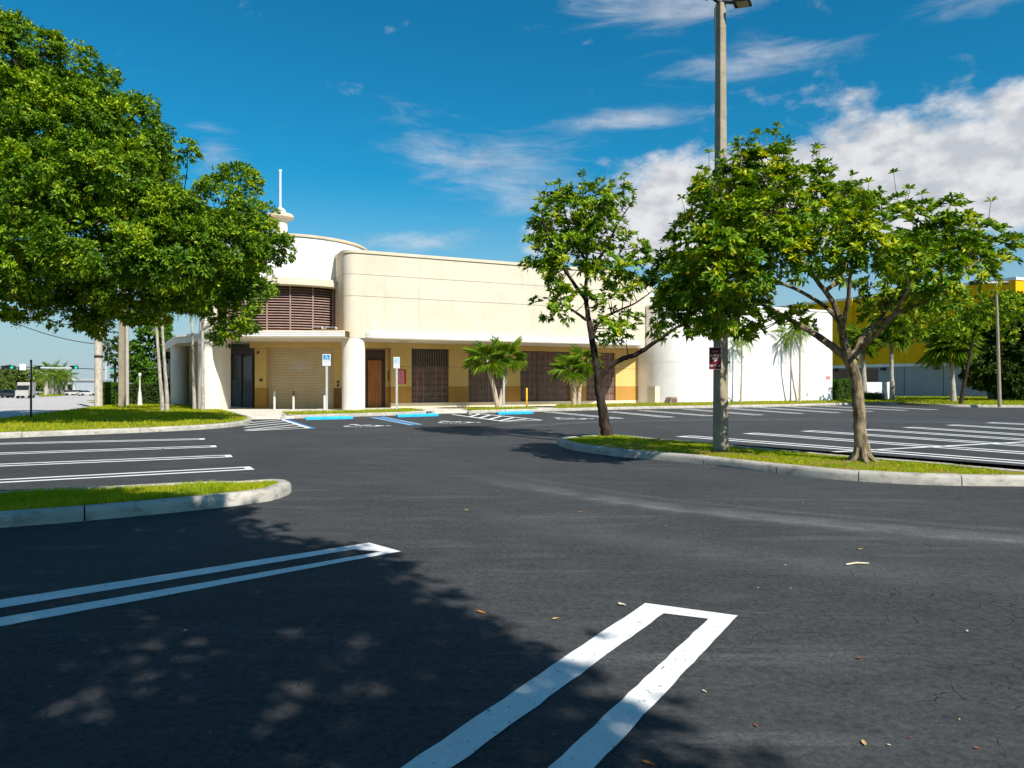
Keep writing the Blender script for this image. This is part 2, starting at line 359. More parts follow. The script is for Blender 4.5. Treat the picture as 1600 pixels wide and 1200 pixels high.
L_RIGHT = leafmat('leaf_bright', [(0.0, (0.025, 0.08, 0.004)), (0.40, (0.11, 0.23, 0.006)), (0.72, (0.28, 0.38, 0.008)), (0.97, (0.62, 0.52, 0.015))], 0.22, 0.5, 3.6, 0.22, .32)
L_BIG = leafmat('leaf_oak', [(0.0, (0.014, 0.048, 0.003)), (0.42, (0.07, 0.165, 0.005)), (0.74, (0.235, 0.35, 0.008)), (1.0, (0.46, 0.48, 0.012))], 0.22, 0.5, 1.1, 0.2)
L_DARK = leafmat('leaf_dark', [(0.0, (0.018, 0.045, 0.006)), (0.6, (0.045, 0.090, 0.008)), (1.0, (0.09, 0.14, 0.012))], 0.25, 0.5, 1.0, 0.25)
L_FAR = leafmat('leaf_far', [(0.0, (0.05, 0.085, 0.02)), (0.6, (0.11, 0.16, 0.03)), (1.0, (0.20, 0.22, 0.04))], 0.3, 0.6, 0.6, 0.2)
L_PALM = leafmat('palm_leaf', [(0.0, (0.05, 0.12, 0.012)), (0.5, (0.14, 0.25, 0.014)), (1.0, (0.40, 0.42, 0.04))], 0.38, 0.42, 1.6, 0.35)
L_HEDGE = leafmat('hedge_leaf', [(0.0, (0.035, 0.09, 0.008)), (0.6, (0.075, 0.17, 0.010)), (1.0, (0.14, 0.24, 0.016))], 0.3, 0.5, 1.6, 0.25)
LITTER = [pmat('dry_leaf', c, 0.8, 0.2, 40) for c in ((0.36, 0.14, 0.03), (0.50, 0.33, 0.12), (0.22, 0.06, 0.025), (0.62, 0.54, 0.36))]

# ------------------------------------------------------------------ foliage makers
def leaves(C, A, n, L, Wd, tmin=0.35, tmax=1.45, fold=0.22, jit=0.0, fan=None):
    """rosettes of n folded leaves about axis A at each centre C"""
    K = len(C); C = np.repeat(C, n, 0); A = np.repeat(A, n, 0); m = len(C)
    ref = rng.normal(size=(m, 3)); T = np.cross(A, ref); T /= np.linalg.norm(T, axis=1, keepdims=True)+1e-9
    th = rng.uniform(tmin, tmax, (m, 1))
    D = A*np.cos(th)+T*np.sin(th); D /= np.linalg.norm(D, axis=1, keepdims=True)
    Sd = np.cross(D, A+rng.normal(size=(m, 3))*0.35); Sd /= np.linalg.norm(Sd, axis=1, keepdims=True)+1e-9
    Nn = np.cross(Sd, D)
    l = L*rng.uniform(0.7, 1.2, (m, 1)); w = Wd*rng.uniform(0.75, 1.2, (m, 1))
    C = C+rng.normal(size=(m, 3))*jit
    base = C; tip = C+D*l-np.array([0, 0, 1.0])*l*0.12
    mid = C+D*l*0.55
    a = mid+Sd*w*0.5+Nn*w*fold; b = mid-Sd*w*0.5+Nn*w*fold
    V = np.stack([base, a, tip, b], 1).reshape(-1, 3)
    i = np.arange(m)[:, None]*4
    Fc = np.concatenate([np.hstack([i, i+1, i+2]), np.hstack([i, i+2, i+3])], 0)
    return V, Fc
def unit(v): return v/(np.linalg.norm(v, axis=-1, keepdims=True)+1e-9)
def clumps(blobs, per_m2, sub_r, per_clump, shell=0.55, up=0.35, qa=.7):
    """blobs: (centre xyz, radii xyz). clump centres sit in the outer shell of each blob; rosettes sit on the clumps."""
    CC, AA, SC = [], [], []
    for c, r in blobs:
        c = np.array(c, float); r = np.array(r, float)
        area = 4*math.pi*((r[0]*r[1])**1.6/3+(r[0]*r[2])**1.6/3+(r[1]*r[2])**1.6/3)**(1/1.6)
        n = max(3, int(area*per_m2))
        d = unit(rng.normal(size=(n, 3))); rad = rng.uniform(shell, 1.0, (n, 1))**0.7
        sc = c+d*r*rad
        SC.append(sc)
        o = unit(d/r*np.mean(r)+np.array([0, 0, up]))
        q = unit(rng.normal(size=(n, per_clump, 3))+o[:, None, :]*0.9)
        s = sub_r*rng.uniform(0.6, 1.25, (n, 1, 1))
        pts = sc[:, None, :]+q*s*rng.uniform(0.55, 1.0, (n, per_clump, 1))*np.array([1.15, 1.15, 0.8])
        ax = unit(q*qa+o[:, None, :]*0.6+np.array([0, 0, up]))
        CC.append(pts.reshape(-1, 3)); AA.append(ax.reshape(-1, 3))
    return np.concatenate(CC), np.concatenate(AA), np.concatenate(SC)
def smooth_path(pts, rad, k=5, wob=0.0):
    """Catmull-Rom through measured joints"""
    pts = [Vector(p) for p in pts]; out, ro = [], []
    for i in range(len(pts)-1):
        p0 = pts[max(i-1, 0)]; p1 = pts[i]; p2 = pts[i+1]; p3 = pts[min(i+2, len(pts)-1)]
        for j in range(k):
            t = j/k
            q = 0.5*((2*p1)+(p2-p0)*t+(2*p0-5*p1+4*p2-p3)*t*t+(3*p1-p0-3*p2+p3)*t**3)
            if wob: q = q+Vector(rng.normal(size=3)*wob*rad[i])
            out.append(q); ro.append((rad[i]*(1-t)+rad[i+1]*t)*(1+rng.uniform(-.04, .04)))
    out.append(pts[-1]); ro.append(rad[-1]); return out, ro
def make_tree(name, label, group, base, limbs, blobs, leafm, barkm, n=9, L=.16, Wd=.055, per_m2=3.0, sub_r=.3, per_clump=7, shell=.5, twig_r=.012, twigs=True, twigs_f=.5, tips=0, twig_max=1.0, cat='tree', up=.35, qa=.7, keep=None, tmin=.35, tmax=1.45, nseg=10, jit=0.0):
    root = empty(name, base); tag(root, label, cat, group)
    nodes = []
    for i, (pts, rad) in enumerate(limbs):
        pp, rr = smooth_path(pts, rad, 6, 0.06)
        nodes += list(zip(pp, rr))
        mb = MB().tube([p-Vector(base) for p in pp], rr, nseg if i == 0 else 7)
        mb.build('trunk' if i == 0 else 'limb', barkm, root, smooth=True)
    C, A, SC = clumps(blobs, per_m2, sub_r, per_clump, shell, up, qa)
    if keep is not None:
        k = keep(C); C, A = C[k], A[k]; SC = SC[keep(SC)]
    if tips:
        tb = MB(); tc_, ta_ = [], []
        tt = sorted(range(len(SC)), key=lambda i: -SC[i][2]-rng.uniform(0, 1.2))[:tips]
        for i in tt:
            a = Vector(SC[i]); d = Vector((rng.normal()*.25, rng.normal()*.25, 1)).normalized(); l = rng.uniform(.22, .5); b = a+d*l
            tb.tube([a-Vector(base), b-Vector(base)], [.008, .004], 4, cap=False); tc_.append(b[:]); ta_.append(d[:])
        o = tb.build('tip_twigs', barkm, root); o['kind'] = 'stuff'
        C = np.concatenate([C, np.array(tc_)]); A = np.concatenate([A, np.array(ta_)])
    if twigs and nodes:
        NP = np.array([p[:] for p, r in nodes]); NR = np.array([r for p, r in nodes])
        tm = MB()
        for s in SC[rng.random(len(SC)) < twigs_f]:
            d = np.linalg.norm(NP-s, axis=1)+(NR > 0.09)*0.8+np.maximum(0, NP[:, 2]-s[2])*.5; j = int(np.argmin(d))
            if d[j] > twig_max: continue
            a = Vector(NP[j]); b = Vector(s); m_ = a.lerp(b, .55)+Vector((0, 0, -0.06*(b-a).length))+Vector(rng.normal(size=3)*0.05*(b-a).length)
            r0 = min(NR[j]*.6, twig_r*(1+.4*(b-a).length))
            tm.tube([a-Vector(base), m_-Vector(base), b-Vector(base)], [r0, r0*.65, r0*.3], 4, cap=False)
        tw = tm.build('twigs', BARKD, root); tw['kind'] = 'stuff'
    V, Fc = leaves(C, A, n, L, Wd, tmin, tmax, jit=jit)
    npmesh('crown', V-np.array(base), Fc, leafm, root)
    return root

def poly_pts(poly, dens):
    """random points inside a ground polygon"""
    poly = np.array([p[:2] for p in poly]); lo = poly.min(0); hi = poly.max(0)
    n = int((hi-lo).prod()*dens); q = rng.uniform(lo, hi, (n, 2)); ins = np.zeros(n, bool)
    j = len(poly)-1
    for i in range(len(poly)):
        xi, yi = poly[i]; xj, yj = poly[j]
        c = ((yi > q[:, 1]) != (yj > q[:, 1])) & (q[:, 0] < (xj-xi)*(q[:, 1]-yi)/(yj-yi+1e-12)+xi)
        ins ^= c; j = i
    return q[ins]
def grass(name, poly, zf, dens, h=0.07, w=0.006, label=None, spread=.55, bare=.0):
    q = poly_pts(poly, dens); m = len(q)
    nzv = np.sin(q[:, 0]*2.1+3)*np.sin(q[:, 1]*1.7)+.6*np.sin(q[:, 0]*5.3+q[:, 1]*3.9)+.5*np.sin(q[:, 1]*8.1-q[:, 0]*6.7); q = q[rng.random(m) > bare*np.clip(nzv+.35, 0, 1)]; m = len(q)
    z = zf(q[:, 0], q[:, 1]) if callable(zf) else np.full(m, zf)
    b = np.column_stack([q, z-0.004]); th = rng.uniform(0, 2*math.pi, m); ph = rng.uniform(0, 2*math.pi, m)
    tuft = 0.65+0.7*(np.sin(q[:, 0]*2.7+1)*np.sin(q[:, 1]*3.1+2)*.5+.5)*rng.uniform(.5, 1.2, m)
    hh = h*rng.uniform(0.5, 1.2, m)*tuft
    s = np.column_stack([np.cos(th), np.sin(th), 0*th])*(w*rng.uniform(.7, 1.4, m))[:, None]
    ln = np.column_stack([np.cos(ph), np.sin(ph), 0*ph])*(hh*spread*rng.uniform(0.2, 1.3, m))[:, None]
    tip = b+ln+np.column_stack([0*hh, 0*hh, hh])
    V = np.stack([b-s, b+s, tip], 1).reshape(-1, 3); Fc = np.arange(3*m).reshape(-1, 3)
    o = npmesh(name, V, Fc, GRASS); o['kind'] = 'stuff'
    if label: tag(o, label, 'grass')
    return o

# ================================================================== SETTING
def sheet(name, pts, z, mat, kind='structure'):
    mb = MB(); pts = [Vector((p[0], p[1])) for p in pts]
    a = sum(pts[i].x*pts[(i+1) % len(pts)].y-pts[(i+1) % len(pts)].x*pts[i].y for i in range(len(pts)))
    if a < 0: pts.reverse()
    mb.add([(p.x, p.y, z) for p in pts], [tuple(range(len(pts)))])
    o = mb.build(name, mat); o['kind'] = kind; return o
sheet('ground', [(-1500, -400), (1500, -400), (1500, 2500), (-1500, 2500)], -0.05, FARG)
sheet('parking_lot', [(-19, -25), (75, -25), (75, 62), (20, 58), (-17, 44), (-30, 18), (-30, -25)], 0.0, ASPH)
# the street on the left
sheet('road', [(-300, -60), (-19.6, 16), G(0, 658), G(60, 650), G(148, 636.5), G(190, 631), (-34, 62), (-52, 110), (-90, 260), (-420, 330)], 0.008, ROADM)

def kerb(path, seg, name='kerb', width=.17, h=.15, inner=1, closed=False, mat=None):
    """cast kerb along a ground path; each cast length is a piece of its own. inner=+1: body lies left of the path"""
    root = empty(name, (path[0][0], path[0][1], 0)); root['kind'] = 'structure'
    pts = [Vector((p[0], p[1], 0)) for p in path]
    sm, _ = smooth_path(pts, [0.0]*len(pts), 6)
    d = [0.0]
    for i in range(1, len(sm)): d.append(d[-1]+(sm[i]-sm[i-1]).length)
    def at(t):
        t = max(0, min(d[-1], t))
        for i in range(1, len(d)):
            if d[i] >= t:
                k = (t-d[i-1])/max(1e-6, d[i]-d[i-1]); return sm[i-1].lerp(sm[i], k)
        return sm[-1]
    prof = [(0.0, -.02), (0.0, h*.62), (0.018, h*.90), (0.045, h), (width-.02, h+.003), (width, h-.012), (width, -.02)]
    def sweep(t0, t1, prof, name, mat, dz=0):
        k = max(2, int((t1-t0)/0.22)+1); mb = MB(); vs = []; np_ = len(prof)
        for i in range(k):
            t = t0+(t1-t0)*i/(k-1); p = at(t); tg = (at(t+.05)-at(t-.05)).normalized(); nrm = Vector((-tg.y, tg.x, 0))*inner
            for x, z in prof:
                vs.append(p+nrm*x+Vector((0, 0, z+dz)))
        fs = []
        for i in range(k-1):
            for j in range(np_-1):
                q = (i*np_+j, (i+1)*np_+j, (i+1)*np_+j+1, i*np_+j+1); fs.append(q if inner < 0 else q[::-1])
        fs += [tuple(range(np_)), tuple(range((k-1)*np_, k*np_))]
        mb.add([v-Vector(root.location) for v in vs], fs)
        return mb.build(name, mat, root, smooth=True)
    t = 0.0
    while t < d[-1]-.3:
        l = seg*random.uniform(.8, 1.25); t1 = min(d[-1], t+l)
        if d[-1]-t1 < .5: t1 = d[-1]
        sweep(t+.008, t1-.008, prof, 'kerb_segment', mat or CONC, random.uniform(-.006, .006))
        t = t1
    sweep(.06, d[-1]-.06, [(x*.84+.016, z*.84) for x, z in prof], 'kerb_joint_fill', DARKJ)
    return root, sm

# near left planting island
NL = [G(-260, 848), G(-120, 836), G(0, 825), G(100, 817), G(200, 808), G(300, 798), G(400, 786.5), G(428, 781.5), G(446, 775), Vector((-2.93, 9.72, 0)), Vector((-2.99, 9.96, 0)), Vector((-3.16, 10.12, 0)),
      Vector((-3.42, 10.13, 0)), G(385, 750.5, .15), G(330, 751, .15), G(200, 757, .15), G(0, 767, .15), G(-150, 775, .15), G(-300, 783, .15)]
kr, nlp = kerb(NL, 2.1, inner=1)
def inset(path, dist):
    out = []
    for i, p in enumerate(path):
        a = path[max(i-1, 0)]; b = path[min(i+1, len(path)-1)]; t = (b-a).normalized(); out.append(p+Vector((-t.y, t.x, 0))*dist)
    return out
nli = inset(nlp, .165)
sheet('island_soil', [(p.x, p.y) for p in nli], 0.13, SOILG)
grass('island_grass', nli, 0.13, 4200, .055, .0052, spread=.8, bare=.6)
# right planting island with the trees and the light pole
RI = [G(1760, 748, .15), G(1750, 755), G(1690, 759), G(1600, 760), G(1450, 758), G(1340, 752), G(1280, 747), G(1200, 738), G(1100, 726), G(1030, 719), G(960, 713), G(900, 704.5), G(882, 700), Vector((1.08, 17.35, 0)), Vector((1.12, 17.75, 0)), Vector((1.32, 18.15, 0)), Vector((1.65, 18.5, 0)), Vector((2.05, 18.85, 0)), G(941, 677.2, .15), G(985, 680.5, .15), G(1026, 684.5, .15), G(1110, 691, .15), G(1170, 697.5, .15), G(1275, 707, .15), G(1370, 715, .15), G(1455, 721.5, .15), G(1590, 733, .15), G(1690, 741, .15)]
kr2, rip = kerb(RI, 1.25, inner=-1)
rii = inset(rip, -.165)
sheet('island_soil', [(p.x, p.y) for p in rii], 0.13, SOILG)
grass('island_grass', rii, 0.13, 1900, .045, .0072, spread=.9, bare=.93)

# ------------------------------------------------------------------ building frame: u along the long front, v towards the lot
BO = Vector((-7.94, 37.4, 0)); BU = Vector((.9025, .4307, 0)); BV = Vector((.4307, -.9025, 0))
BM = Matrix(((BU.x, BV.x, 0, BO.x), (BU.y, BV.y, 0, BO.y), (0, 0, 1, 0), (0, 0, 0, 1)))
def upx(px, v):
    k = (px-800)/F
    return ((BO.x+BV.x*v)-k*(BO.y+BV.y*v))/(k*BU.y-BU.x)
def bw(u, v, z=0): return BO+BU*u+BV*v+Vector((0, 0, z))
def zpx(px, py, v):
    w = bw(upx(px, v), v); return H+(600-py)/F*w.y

# kerb and strips along the building
kerbL = [G(446, 650, .15), G(448, 652), G(459, 654), G(540, 651.5), G(620, 649), G(668, 646.8), G(674, 645, .1)]
kerb(kerbL, 2.6, inner=1)
kerbR = [G(738, 644.6, .1), G(746, 645.6), G(847, 643), G(930, 641), G(1014, 639), G(1140, 637), G(1240, 635), G(1320, 633), G(1400, 632.2), G(1470, 635.5), G(1528, 636.5), G(1600, 637), G(1720, 638)]
kerb(kerbR, 3.0, inner=1)
_sw = MB().prism([(p[0], p[1]) for p in [G(360, 641.5, .15), G(372, 650, .12), G(380, 655.5), G(440, 654.5), G(455, 653.4, .02), G(560, 650, .02), G(669, 646, .02), G(742, 644.6, .02), G(850, 641.8, .02), bw(19, .9), bw(22, -4.5), bw(-.2, -4.5), (-8.5, 46), (-16.6, 46), (-16.6, 42.5), (-16.5, 37.5)]], -.02, .10).build('sidewalk', WALK); _sw['kind'] = 'structure'
# grass strips (gently rising to the walls)
def strip(name, front, back, zf, zb, dens, h, w, nx=24):
    mb = MB(); vs = []
    n = len(front)
    for f, b in zip(front, back):
        for t in (0, .35, .7, 1): p = Vector(f).lerp(Vector(b), t); vs.append((p.x, p.y, zf+(zb-zf)*t**.8))
    fs = [(i*4+j, (i+1)*4+j, (i+1)*4+j+1, i*4+j+1) for i in range(n-1) for j in range(3)]
    mb.add(vs, fs); o = mb.build(name, SOILG, smooth=True); o['kind'] = 'structure'
    V = np.array(vs).reshape(n, 4, 3)
    # blades on the patch
    B = []
    for i in range(n-1):
        for j in range(3):
            a, b, c, d = V[i, j], V[i+1, j], V[i+1, j+1], V[i, j+1]
            ar = np.linalg.norm(np.cross(b-a, d-a)); k = int(ar*dens)
            s, t = rng.random((2, k, 1)); B.append(a*(1-s)*(1-t)+b*s*(1-t)+c*s*t+d*(1-s)*t)
    B = np.concatenate(B); m = len(B); th = rng.uniform(0, 6.28, m); hh = h*rng.uniform(.4, 1.3, m)
    sd = np.column_stack([np.cos(th), np.sin(th), 0*th])*w; ph = rng.uniform(0, 6.28, m)
    tip = B+np.column_stack([np.cos(ph)*hh*.5, np.sin(ph)*hh*.5, hh]); B[:, 2] -= .01
    g = npmesh('strip_grass', np.stack([B-sd, B+sd, tip], 1).reshape(-1, 3), np.arange(3*m).reshape(-1, 3), GRASS); g['kind'] = 'stuff'
off = lambda p, d: Vector((p.x, p.y, 0))+BV*(-d)
fr = [off(G(452, 653.2), .3), off(G(540, 651.5), .25), off(G(620, 649), .25), off(G(668, 646.8), .3)]
strip('verge', fr, [p-BV*(1.9+.2*i) for i, p in enumerate(fr)], .14, .17, 260, .09, .016)
fr = [off(G(742, 645.2), .3), off(G(790, 644.4), .25), off(G(847, 643), .25)]
strip('verge', fr, [p-BV*1.7 for p in fr], .14, .17, 260, .09, .016)
fr = [off(G(868, 642.5), .25), off(G(930, 641), .25), off(G(1014, 639), .25), off(G(1140, 637), .25), off(G(1240, 635), .25), off(G(1320, 633), .25)]
bk = [bw(upx(870, .9), .9), bw(upx(935, .7), .7), bw(upx(1020, .5), .5), bw(upx(1142, .02), .02), bw(upx(1243, .02), .02), bw(upx(1330, .02), .02)]
strip('verge', fr, bk, .14, .30, 160, .09, .02)
fr = [off(G(1322, 633), .25), off(G(1400, 632.2), .25), off(G(1470, 635.5), .25), off(G(1528, 636.5), .25), off(G(1600, 637), .25), off(G(1720, 638), .25)]
bk = [Vector((28, 62, 0)), Vector((33, 68, 0)), Vector((38, 68, 0)), Vector((43, 66, 0)), Vector((50, 63, 0)), Vector((60, 60, 0))]
strip('lawn', fr, bk, .14, .28, 60, .10, .03)

# left lawn with its kerb
LK = [G(-330, 700), G(-120, 691), G(0, 685), G(120, 680), G(220, 676), G(310, 671.5), G(360, 667.5), G(388, 662.5), G(393, 657), G(384, 650.5, .1), G(372, 646, .12)]
kr3, lkp = kerb(LK, 2.4, inner=1)
lki = inset(lkp, .165)
LAWN = [(p.x, p.y) for p in lki]+[(G(345, 640.5, .13).x, G(345, 640.5, .13).y), (-17.2, 40.5), (-20.5, 46), (-29, 60), (-33.5, 58)]+[(G(x, y, .1).x, G(x, y, .1).y) for x, y in ((190, 632), (148, 636), (60, 648), (0, 655.5), (-120, 672))]
sheet('lawn', LAWN, .13, SOILG)
grass('lawn_grass', [Vector((p[0], p[1], 0)) for p in LAWN], .13, 130, .085, .017)

# ------------------------------------------------------------------ painted markings (slight wobble, chipped edges)
def band(mb, a, b, w, z=.004, wob=.006):
    a = Vector((a[0], a[1])); b = Vector((b[0], b[1])); t = (b-a); Lh = t.length; t /= Lh; nrm = Vector((-t.y, t.x)); k = max(2, int(Lh/.18)+1); vs = []
    for i in range(k):
        p = a+t*Lh*i/(k-1)
        for s in (-1, 1):
            q = p+nrm*s*(w/2+random.uniform(-wob, wob)); vs.append((q.x, q.y, z))
    mb.add(vs, [(i*2, i*2+2, i*2+3, i*2+1) for i in range(k-1)])
def ustripe(end, start, width=.56, bw_=.125, mat=None, cap=True, name='parking_line'):
    """double stall line closed by a cap at its aisle end"""
    e = Vector((end[0], end[1])); s = Vector((start[0], start[1])); t = (s-e).normalized(); n = Vector((-t.y, t.x)); mb = MB(); h = width/2-bw_/2
    band(mb, e+n*h, s+n*h, bw_); band(mb, e-n*h, s-n*h, bw_)
    if cap: band(mb, e-n*(h-bw_/2-.004)+t*bw_/2, e+n*(h-bw_/2-.004)+t*bw_/2, bw_, wob=.003)
    o = mb.build(name, mat or WHITE); o['kind'] = 'structure'; return o
# nearest pair on the right: traced as the slightly skewed U it is
def quadband(mb, a, b, c, d, k=14, z=.004, wob=.005):
    """a-b one edge, d-c the other"""
    vs = []
    for i in range(k+1):
        t = i/k; p = a.lerp(b, t); q = d.lerp(c, t); u = (q-p).normalized()
        p = p+u*random.uniform(-wob, wob); q = q+u*random.uniform(-wob, wob); vs += [(p.x, p.y, z), (q.x, q.y, z)]
    mb.add(vs, [(i*2, i*2+2, i*2+3, i*2+1)[::1] for i in range(k)])
def ext(a, b, k): return a+(a-b)*k
mb = MB()
A1, B1 = G(1008, 943), G(628, 1200); A2, B2 = G(1037, 959), G(708, 1200); A3, B3 = G(1107, 967.5), G(858, 1200); A4, B4 = G(1152, 962.5), G(930, 1200)
quadband(mb, A1, ext(B1, A1, .9), ext(B2, A2, .9), A2, 40); quadband(mb, A3, ext(B3, A3, .9), ext(B4, A4, .9), A4, 40)
capL = [A1, A4, A3, A2]
mb.add([(p.x, p.y, .004) for p in capL], [(0, 3, 2, 1)])
o = mb.build('parking_line', WHITE); o['kind'] = 'structure'
mb = MB()
A1, B1 = G(577, 848.5), G(0, 938); A2, B2 = G(552, 859), G(0, 951); A3, B3 = G(596, 862.5), G(0, 966); A4, B4 = G(626, 862), G(0, 979.5)
quadband(mb, A1, ext(B1, A1, .7), ext(B2, A2, .7), A2, 40); quadband(mb, A3, ext(B3, A3, .7), ext(B4, A4, .7), A4, 40)
mb.add([(p.x, p.y, .004) for p in (A1, A4, A3, A2)], [(0, 3, 2, 1)])
o = mb.build('parking_line', WHITE); o['kind'] = 'structure'
for e, s in (((394, 731.5), (0, 752)), ((362, 712.5), (0, 727)), ((338, 697.5), (0, 709)), ((320, 686), (0, 693.5))):
    E, Sx = G(*e), G(*s); ustripe(E, ext(Sx, E, .5), .5, .125)
for e, s in (((1068, 681.5), (1600, 722.5)), ((1171, 677), (1600, 707.8)), ((1261, 673.3), (1600, 696)), ((1355, 671), (1600, 687)), ((1420, 667.7), (1600, 679.6)), ((1487, 664), (1600, 671)), ((1547, 660.4), (1600, 663))):
    E, Sx = G(*e), G(*s); ustripe(E, ext(Sx, E, .35), .62, .16)
mb = MB(); a, b = G(1275, 708), G(1600, 691); band(mb, a, ext(b, a, .3), .14, .008); o = mb.build('row_line', WHITE); o['kind'] = 'structure'
for e, s in (((967, 654), (856, 643.6)), ((1046, 652), (951, 643)), ((1110, 650), (1002, 641.2)), ((1186, 648.6), (1072, 639.2)), ((1249, 646.2), (1141, 638.2)), ((1307, 645), (1181, 636.3)), ((1360, 643), (1232, 635.6)), ((1413, 641.4), (1285, 634.6)), ((1460, 640.3), (1340, 634))):
    ustripe(G(*e), G(*s), .60, .17, WORN, True)
# access aisles by the entrance
def hatch(a, b, c, d, n, w=.16, mat=WHITE, edge=True, left=True):
    """a,b near edge left/right; d,c far edge left/right"""
    mb = MB()
    if edge:
        band(mb, a, b, w*.8, .008); band(mb, b, c, w, .012)
        if left: band(mb, a, d, w, .012)
    for i in range(n):
        t = (i+.7)/(n+.4); p = a.lerp(d, max(0, t-.25)); q = b.lerp(c, min(1, t+.05)); band(mb, p, q, w, .004)
    o = mb.build('access_aisle_hatching', mat); o['kind'] = 'structure'
hatch(G(384, 673.5), G(483, 669.5), G(437, 654.6), G(379, 656), 5, .16, left=False)
mb = MB(); band(mb, G(490, 670), G(445, 654.8), .2, .006); o = mb.build('stall_line', BLUEP); o['kind'] = 'structure'
hatch(G(786, 658.7), G(846, 656.8), G(743, 646), G(707, 648), 5, .17)
mb = MB(); a, b, c, d = G(643, 664.5), G(658, 663.6), G(597, 651.5), G(580, 652.4)
band(mb, a, d, .12, .008); band(mb, b, c, .12, .008); o = mb.build('stall_line', paint_mat('pale_blue_paint', (.34, .46, .60), .5)); o['kind'] = 'structure'
quad = MB(); quad.add([(p.x, p.y, .004) for p in (a, b, c, d)], [(0, 1, 2, 3)]); o = quad.build('stall_line', BLUEP); o['kind'] = 'structure'
def isa(mb, place, s=1.0):
    """the wheelchair-user symbol drawn as strokes in a local x,y frame"""
    def ln(pts, w):
        for (x0, y0), (x1, y1) in zip(pts[:-1], pts[1:]):
            t = Vector((x1-x0, y1-y0)); t.normalize(); n = Vector((-t.y, t.x))*w/2; e = t*w*.25
            q = [Vector((x0, y0))-e+n, Vector((x0, y0))-e-n, Vector((x1, y1))+e-n, Vector((x1, y1))+e+n]
            mb.add([place(p.x*s, p.y*s) for p in q], [(0, 1, 2, 3)])
    ln([(-.06, .26), (-.02, -.02), (.2, -.02), (.32, -.32), (.42, -.28)], .1); ln([(-.04, .13), (.16, .13)], .08)
    ln([(-.06+.0+.29*math.cos(a)-.0, -.16+.29*math.sin(a)) for a in np.linspace(2.3, 5.9, 12)], .08)
    mb.add([place((-.08+.085*math.cos(a))*s, (.42+.085*math.sin(a))*s) for a in np.linspace(0, 2*math.pi, 13)[:-1]], [tuple(range(12))])
for c in ((567, 665), (710, 659.6), (890, 654)):
    mb = MB(); o0 = G(*c)
    isa(mb, lambda x, y: (o0.x+BU.x*x-BV.x*y, o0.y+BU.y*x-BV.y*y, .004), 1.9)
    o = mb.build('accessible_symbol', WHITE); o['kind'] = 'structure'

# ================================================================== MAIN BUILDING
bld = empty('store_building', bw(5, -3)); tag(bld, 'cream and white art deco store with curved canopies and a round corner tower', 'building')
BI = Matrix.Translation(-bld.location)
def part(mb, name, mat, local=True, smooth=False, parent=None):
    o = mb.build(name, mat, None, smooth, BI @ (BM if local else Matrix.Identity(4)))
    if parent is None: o.parent = bld
    else: o.parent = parent
    return o
def arc(cx, cy, r, a0, a1, n=12): return [(cx+r*math.cos(math.radians(a0+(a1-a0)*i/n)), cy+r*math.sin(math.radians(a0+(a1-a0)*i/n))) for i in range(n+1)]
ZS, ZR = 3.80, 8.27
def outline(e=0.0):
    return arc(.05, -.6, .6+e, 180, 90, 8)+[(14.3, e)]+arc(14.3, -5.0, 5.0+e, 90, 55, 8)[1:]+[(21.2+e*.6, -3.7+e*.6), (21.2+e, -24), (-.55-e, -24)]
part(MB().prism(outline(-.02), ZS, 8.2), 'upper_wall_core', CREAM)
for a, b in ((ZS-.003, 5.925), (5.945, 7.035), (7.055, 8.12)):
    part(MB().prism(outline(0), a, b, False, False), 'upper_wall_panel', CREAM, smooth=True)
part(MB().prism(outline(.06), 8.12, ZR), 'coping', COPING, smooth=True)
# ribbed fascia of the long canopy
U_END = upx(1022, .25)
def can_outline(e):
    return [(.95, -.3)]+arc(.95+.0, -.25, .5+e, 180, 90, 6)[2:]+[(U_END-2.0, .25+e)]+arc(U_END-2.0, -1.75, 2.0+e, 90, 10, 8)[1:]+[(U_END-.2, -2.6), (.95, -2.6)]
part(MB().prism(can_outline(-.02), 3.80, 4.11), 'canopy_slab', CREAML)
for i in range(3): part(MB().prism(can_outline(.03), 3.83+i*.095, 3.83+i*.095+.075), 'fascia_rib', RIBW, smooth=True)
part(MB().prism(can_outline(.012), 3.785, 3.815), 'fascia_drip', CREAM)
# corner column
part(MB().lathe([(.585, .02), (.585, 3.785)], (.03, -.59), 36), 'column', CREAML, smooth=True)
# recessed shop front
VW = -3.6
u0, uE = upx(574, VW), upx(996, VW)
ztop = zpx(612, 536.2, VW); zlin = zpx(672, 545, VW); ztan = zpx(720, 604.3, VW); zbase = zpx(720, 628.6, VW); zj = zpx(720, 573.5, VW)
gates = [(643, 702), (732, 789), (813, 892), (916, 962)]
gu = [(upx(a, VW), upx(b, VW)) for a, b in gates]
def wallbox(name, ua, ub, z0, z1, mat, v=VW, t=.35): return part(MB().box(ua, ub, v-t, v, z0, z1), name, mat)
wallbox('lintel', u0-1.0, uE+.6, zlin, ZS-.01, YELST, VW+.004)
edges = [upx(611, VW)]+[x for g in gu for x in g]+[uE+.6]
for i in range(0, len(edges), 2):
    a, b = edges[i], edges[i+1]
    wallbox('pier', a, b, zj+.012, zlin-.003, YELST); wallbox('pier', a, b, ztan+.01, zj-.004, YELST)
    wallbox('pier_joint', a+.01, b-.01, zj-.01, zj+.02, BROWN, VW-.015, .2)
    wallbox('wainscot', a-.004, b+.004, zbase+.004, ztan+.004, TAN, VW+.012)
wallbox('plinth', edges[0], uE+.6, .05, zbase, BASEC, VW+.03)
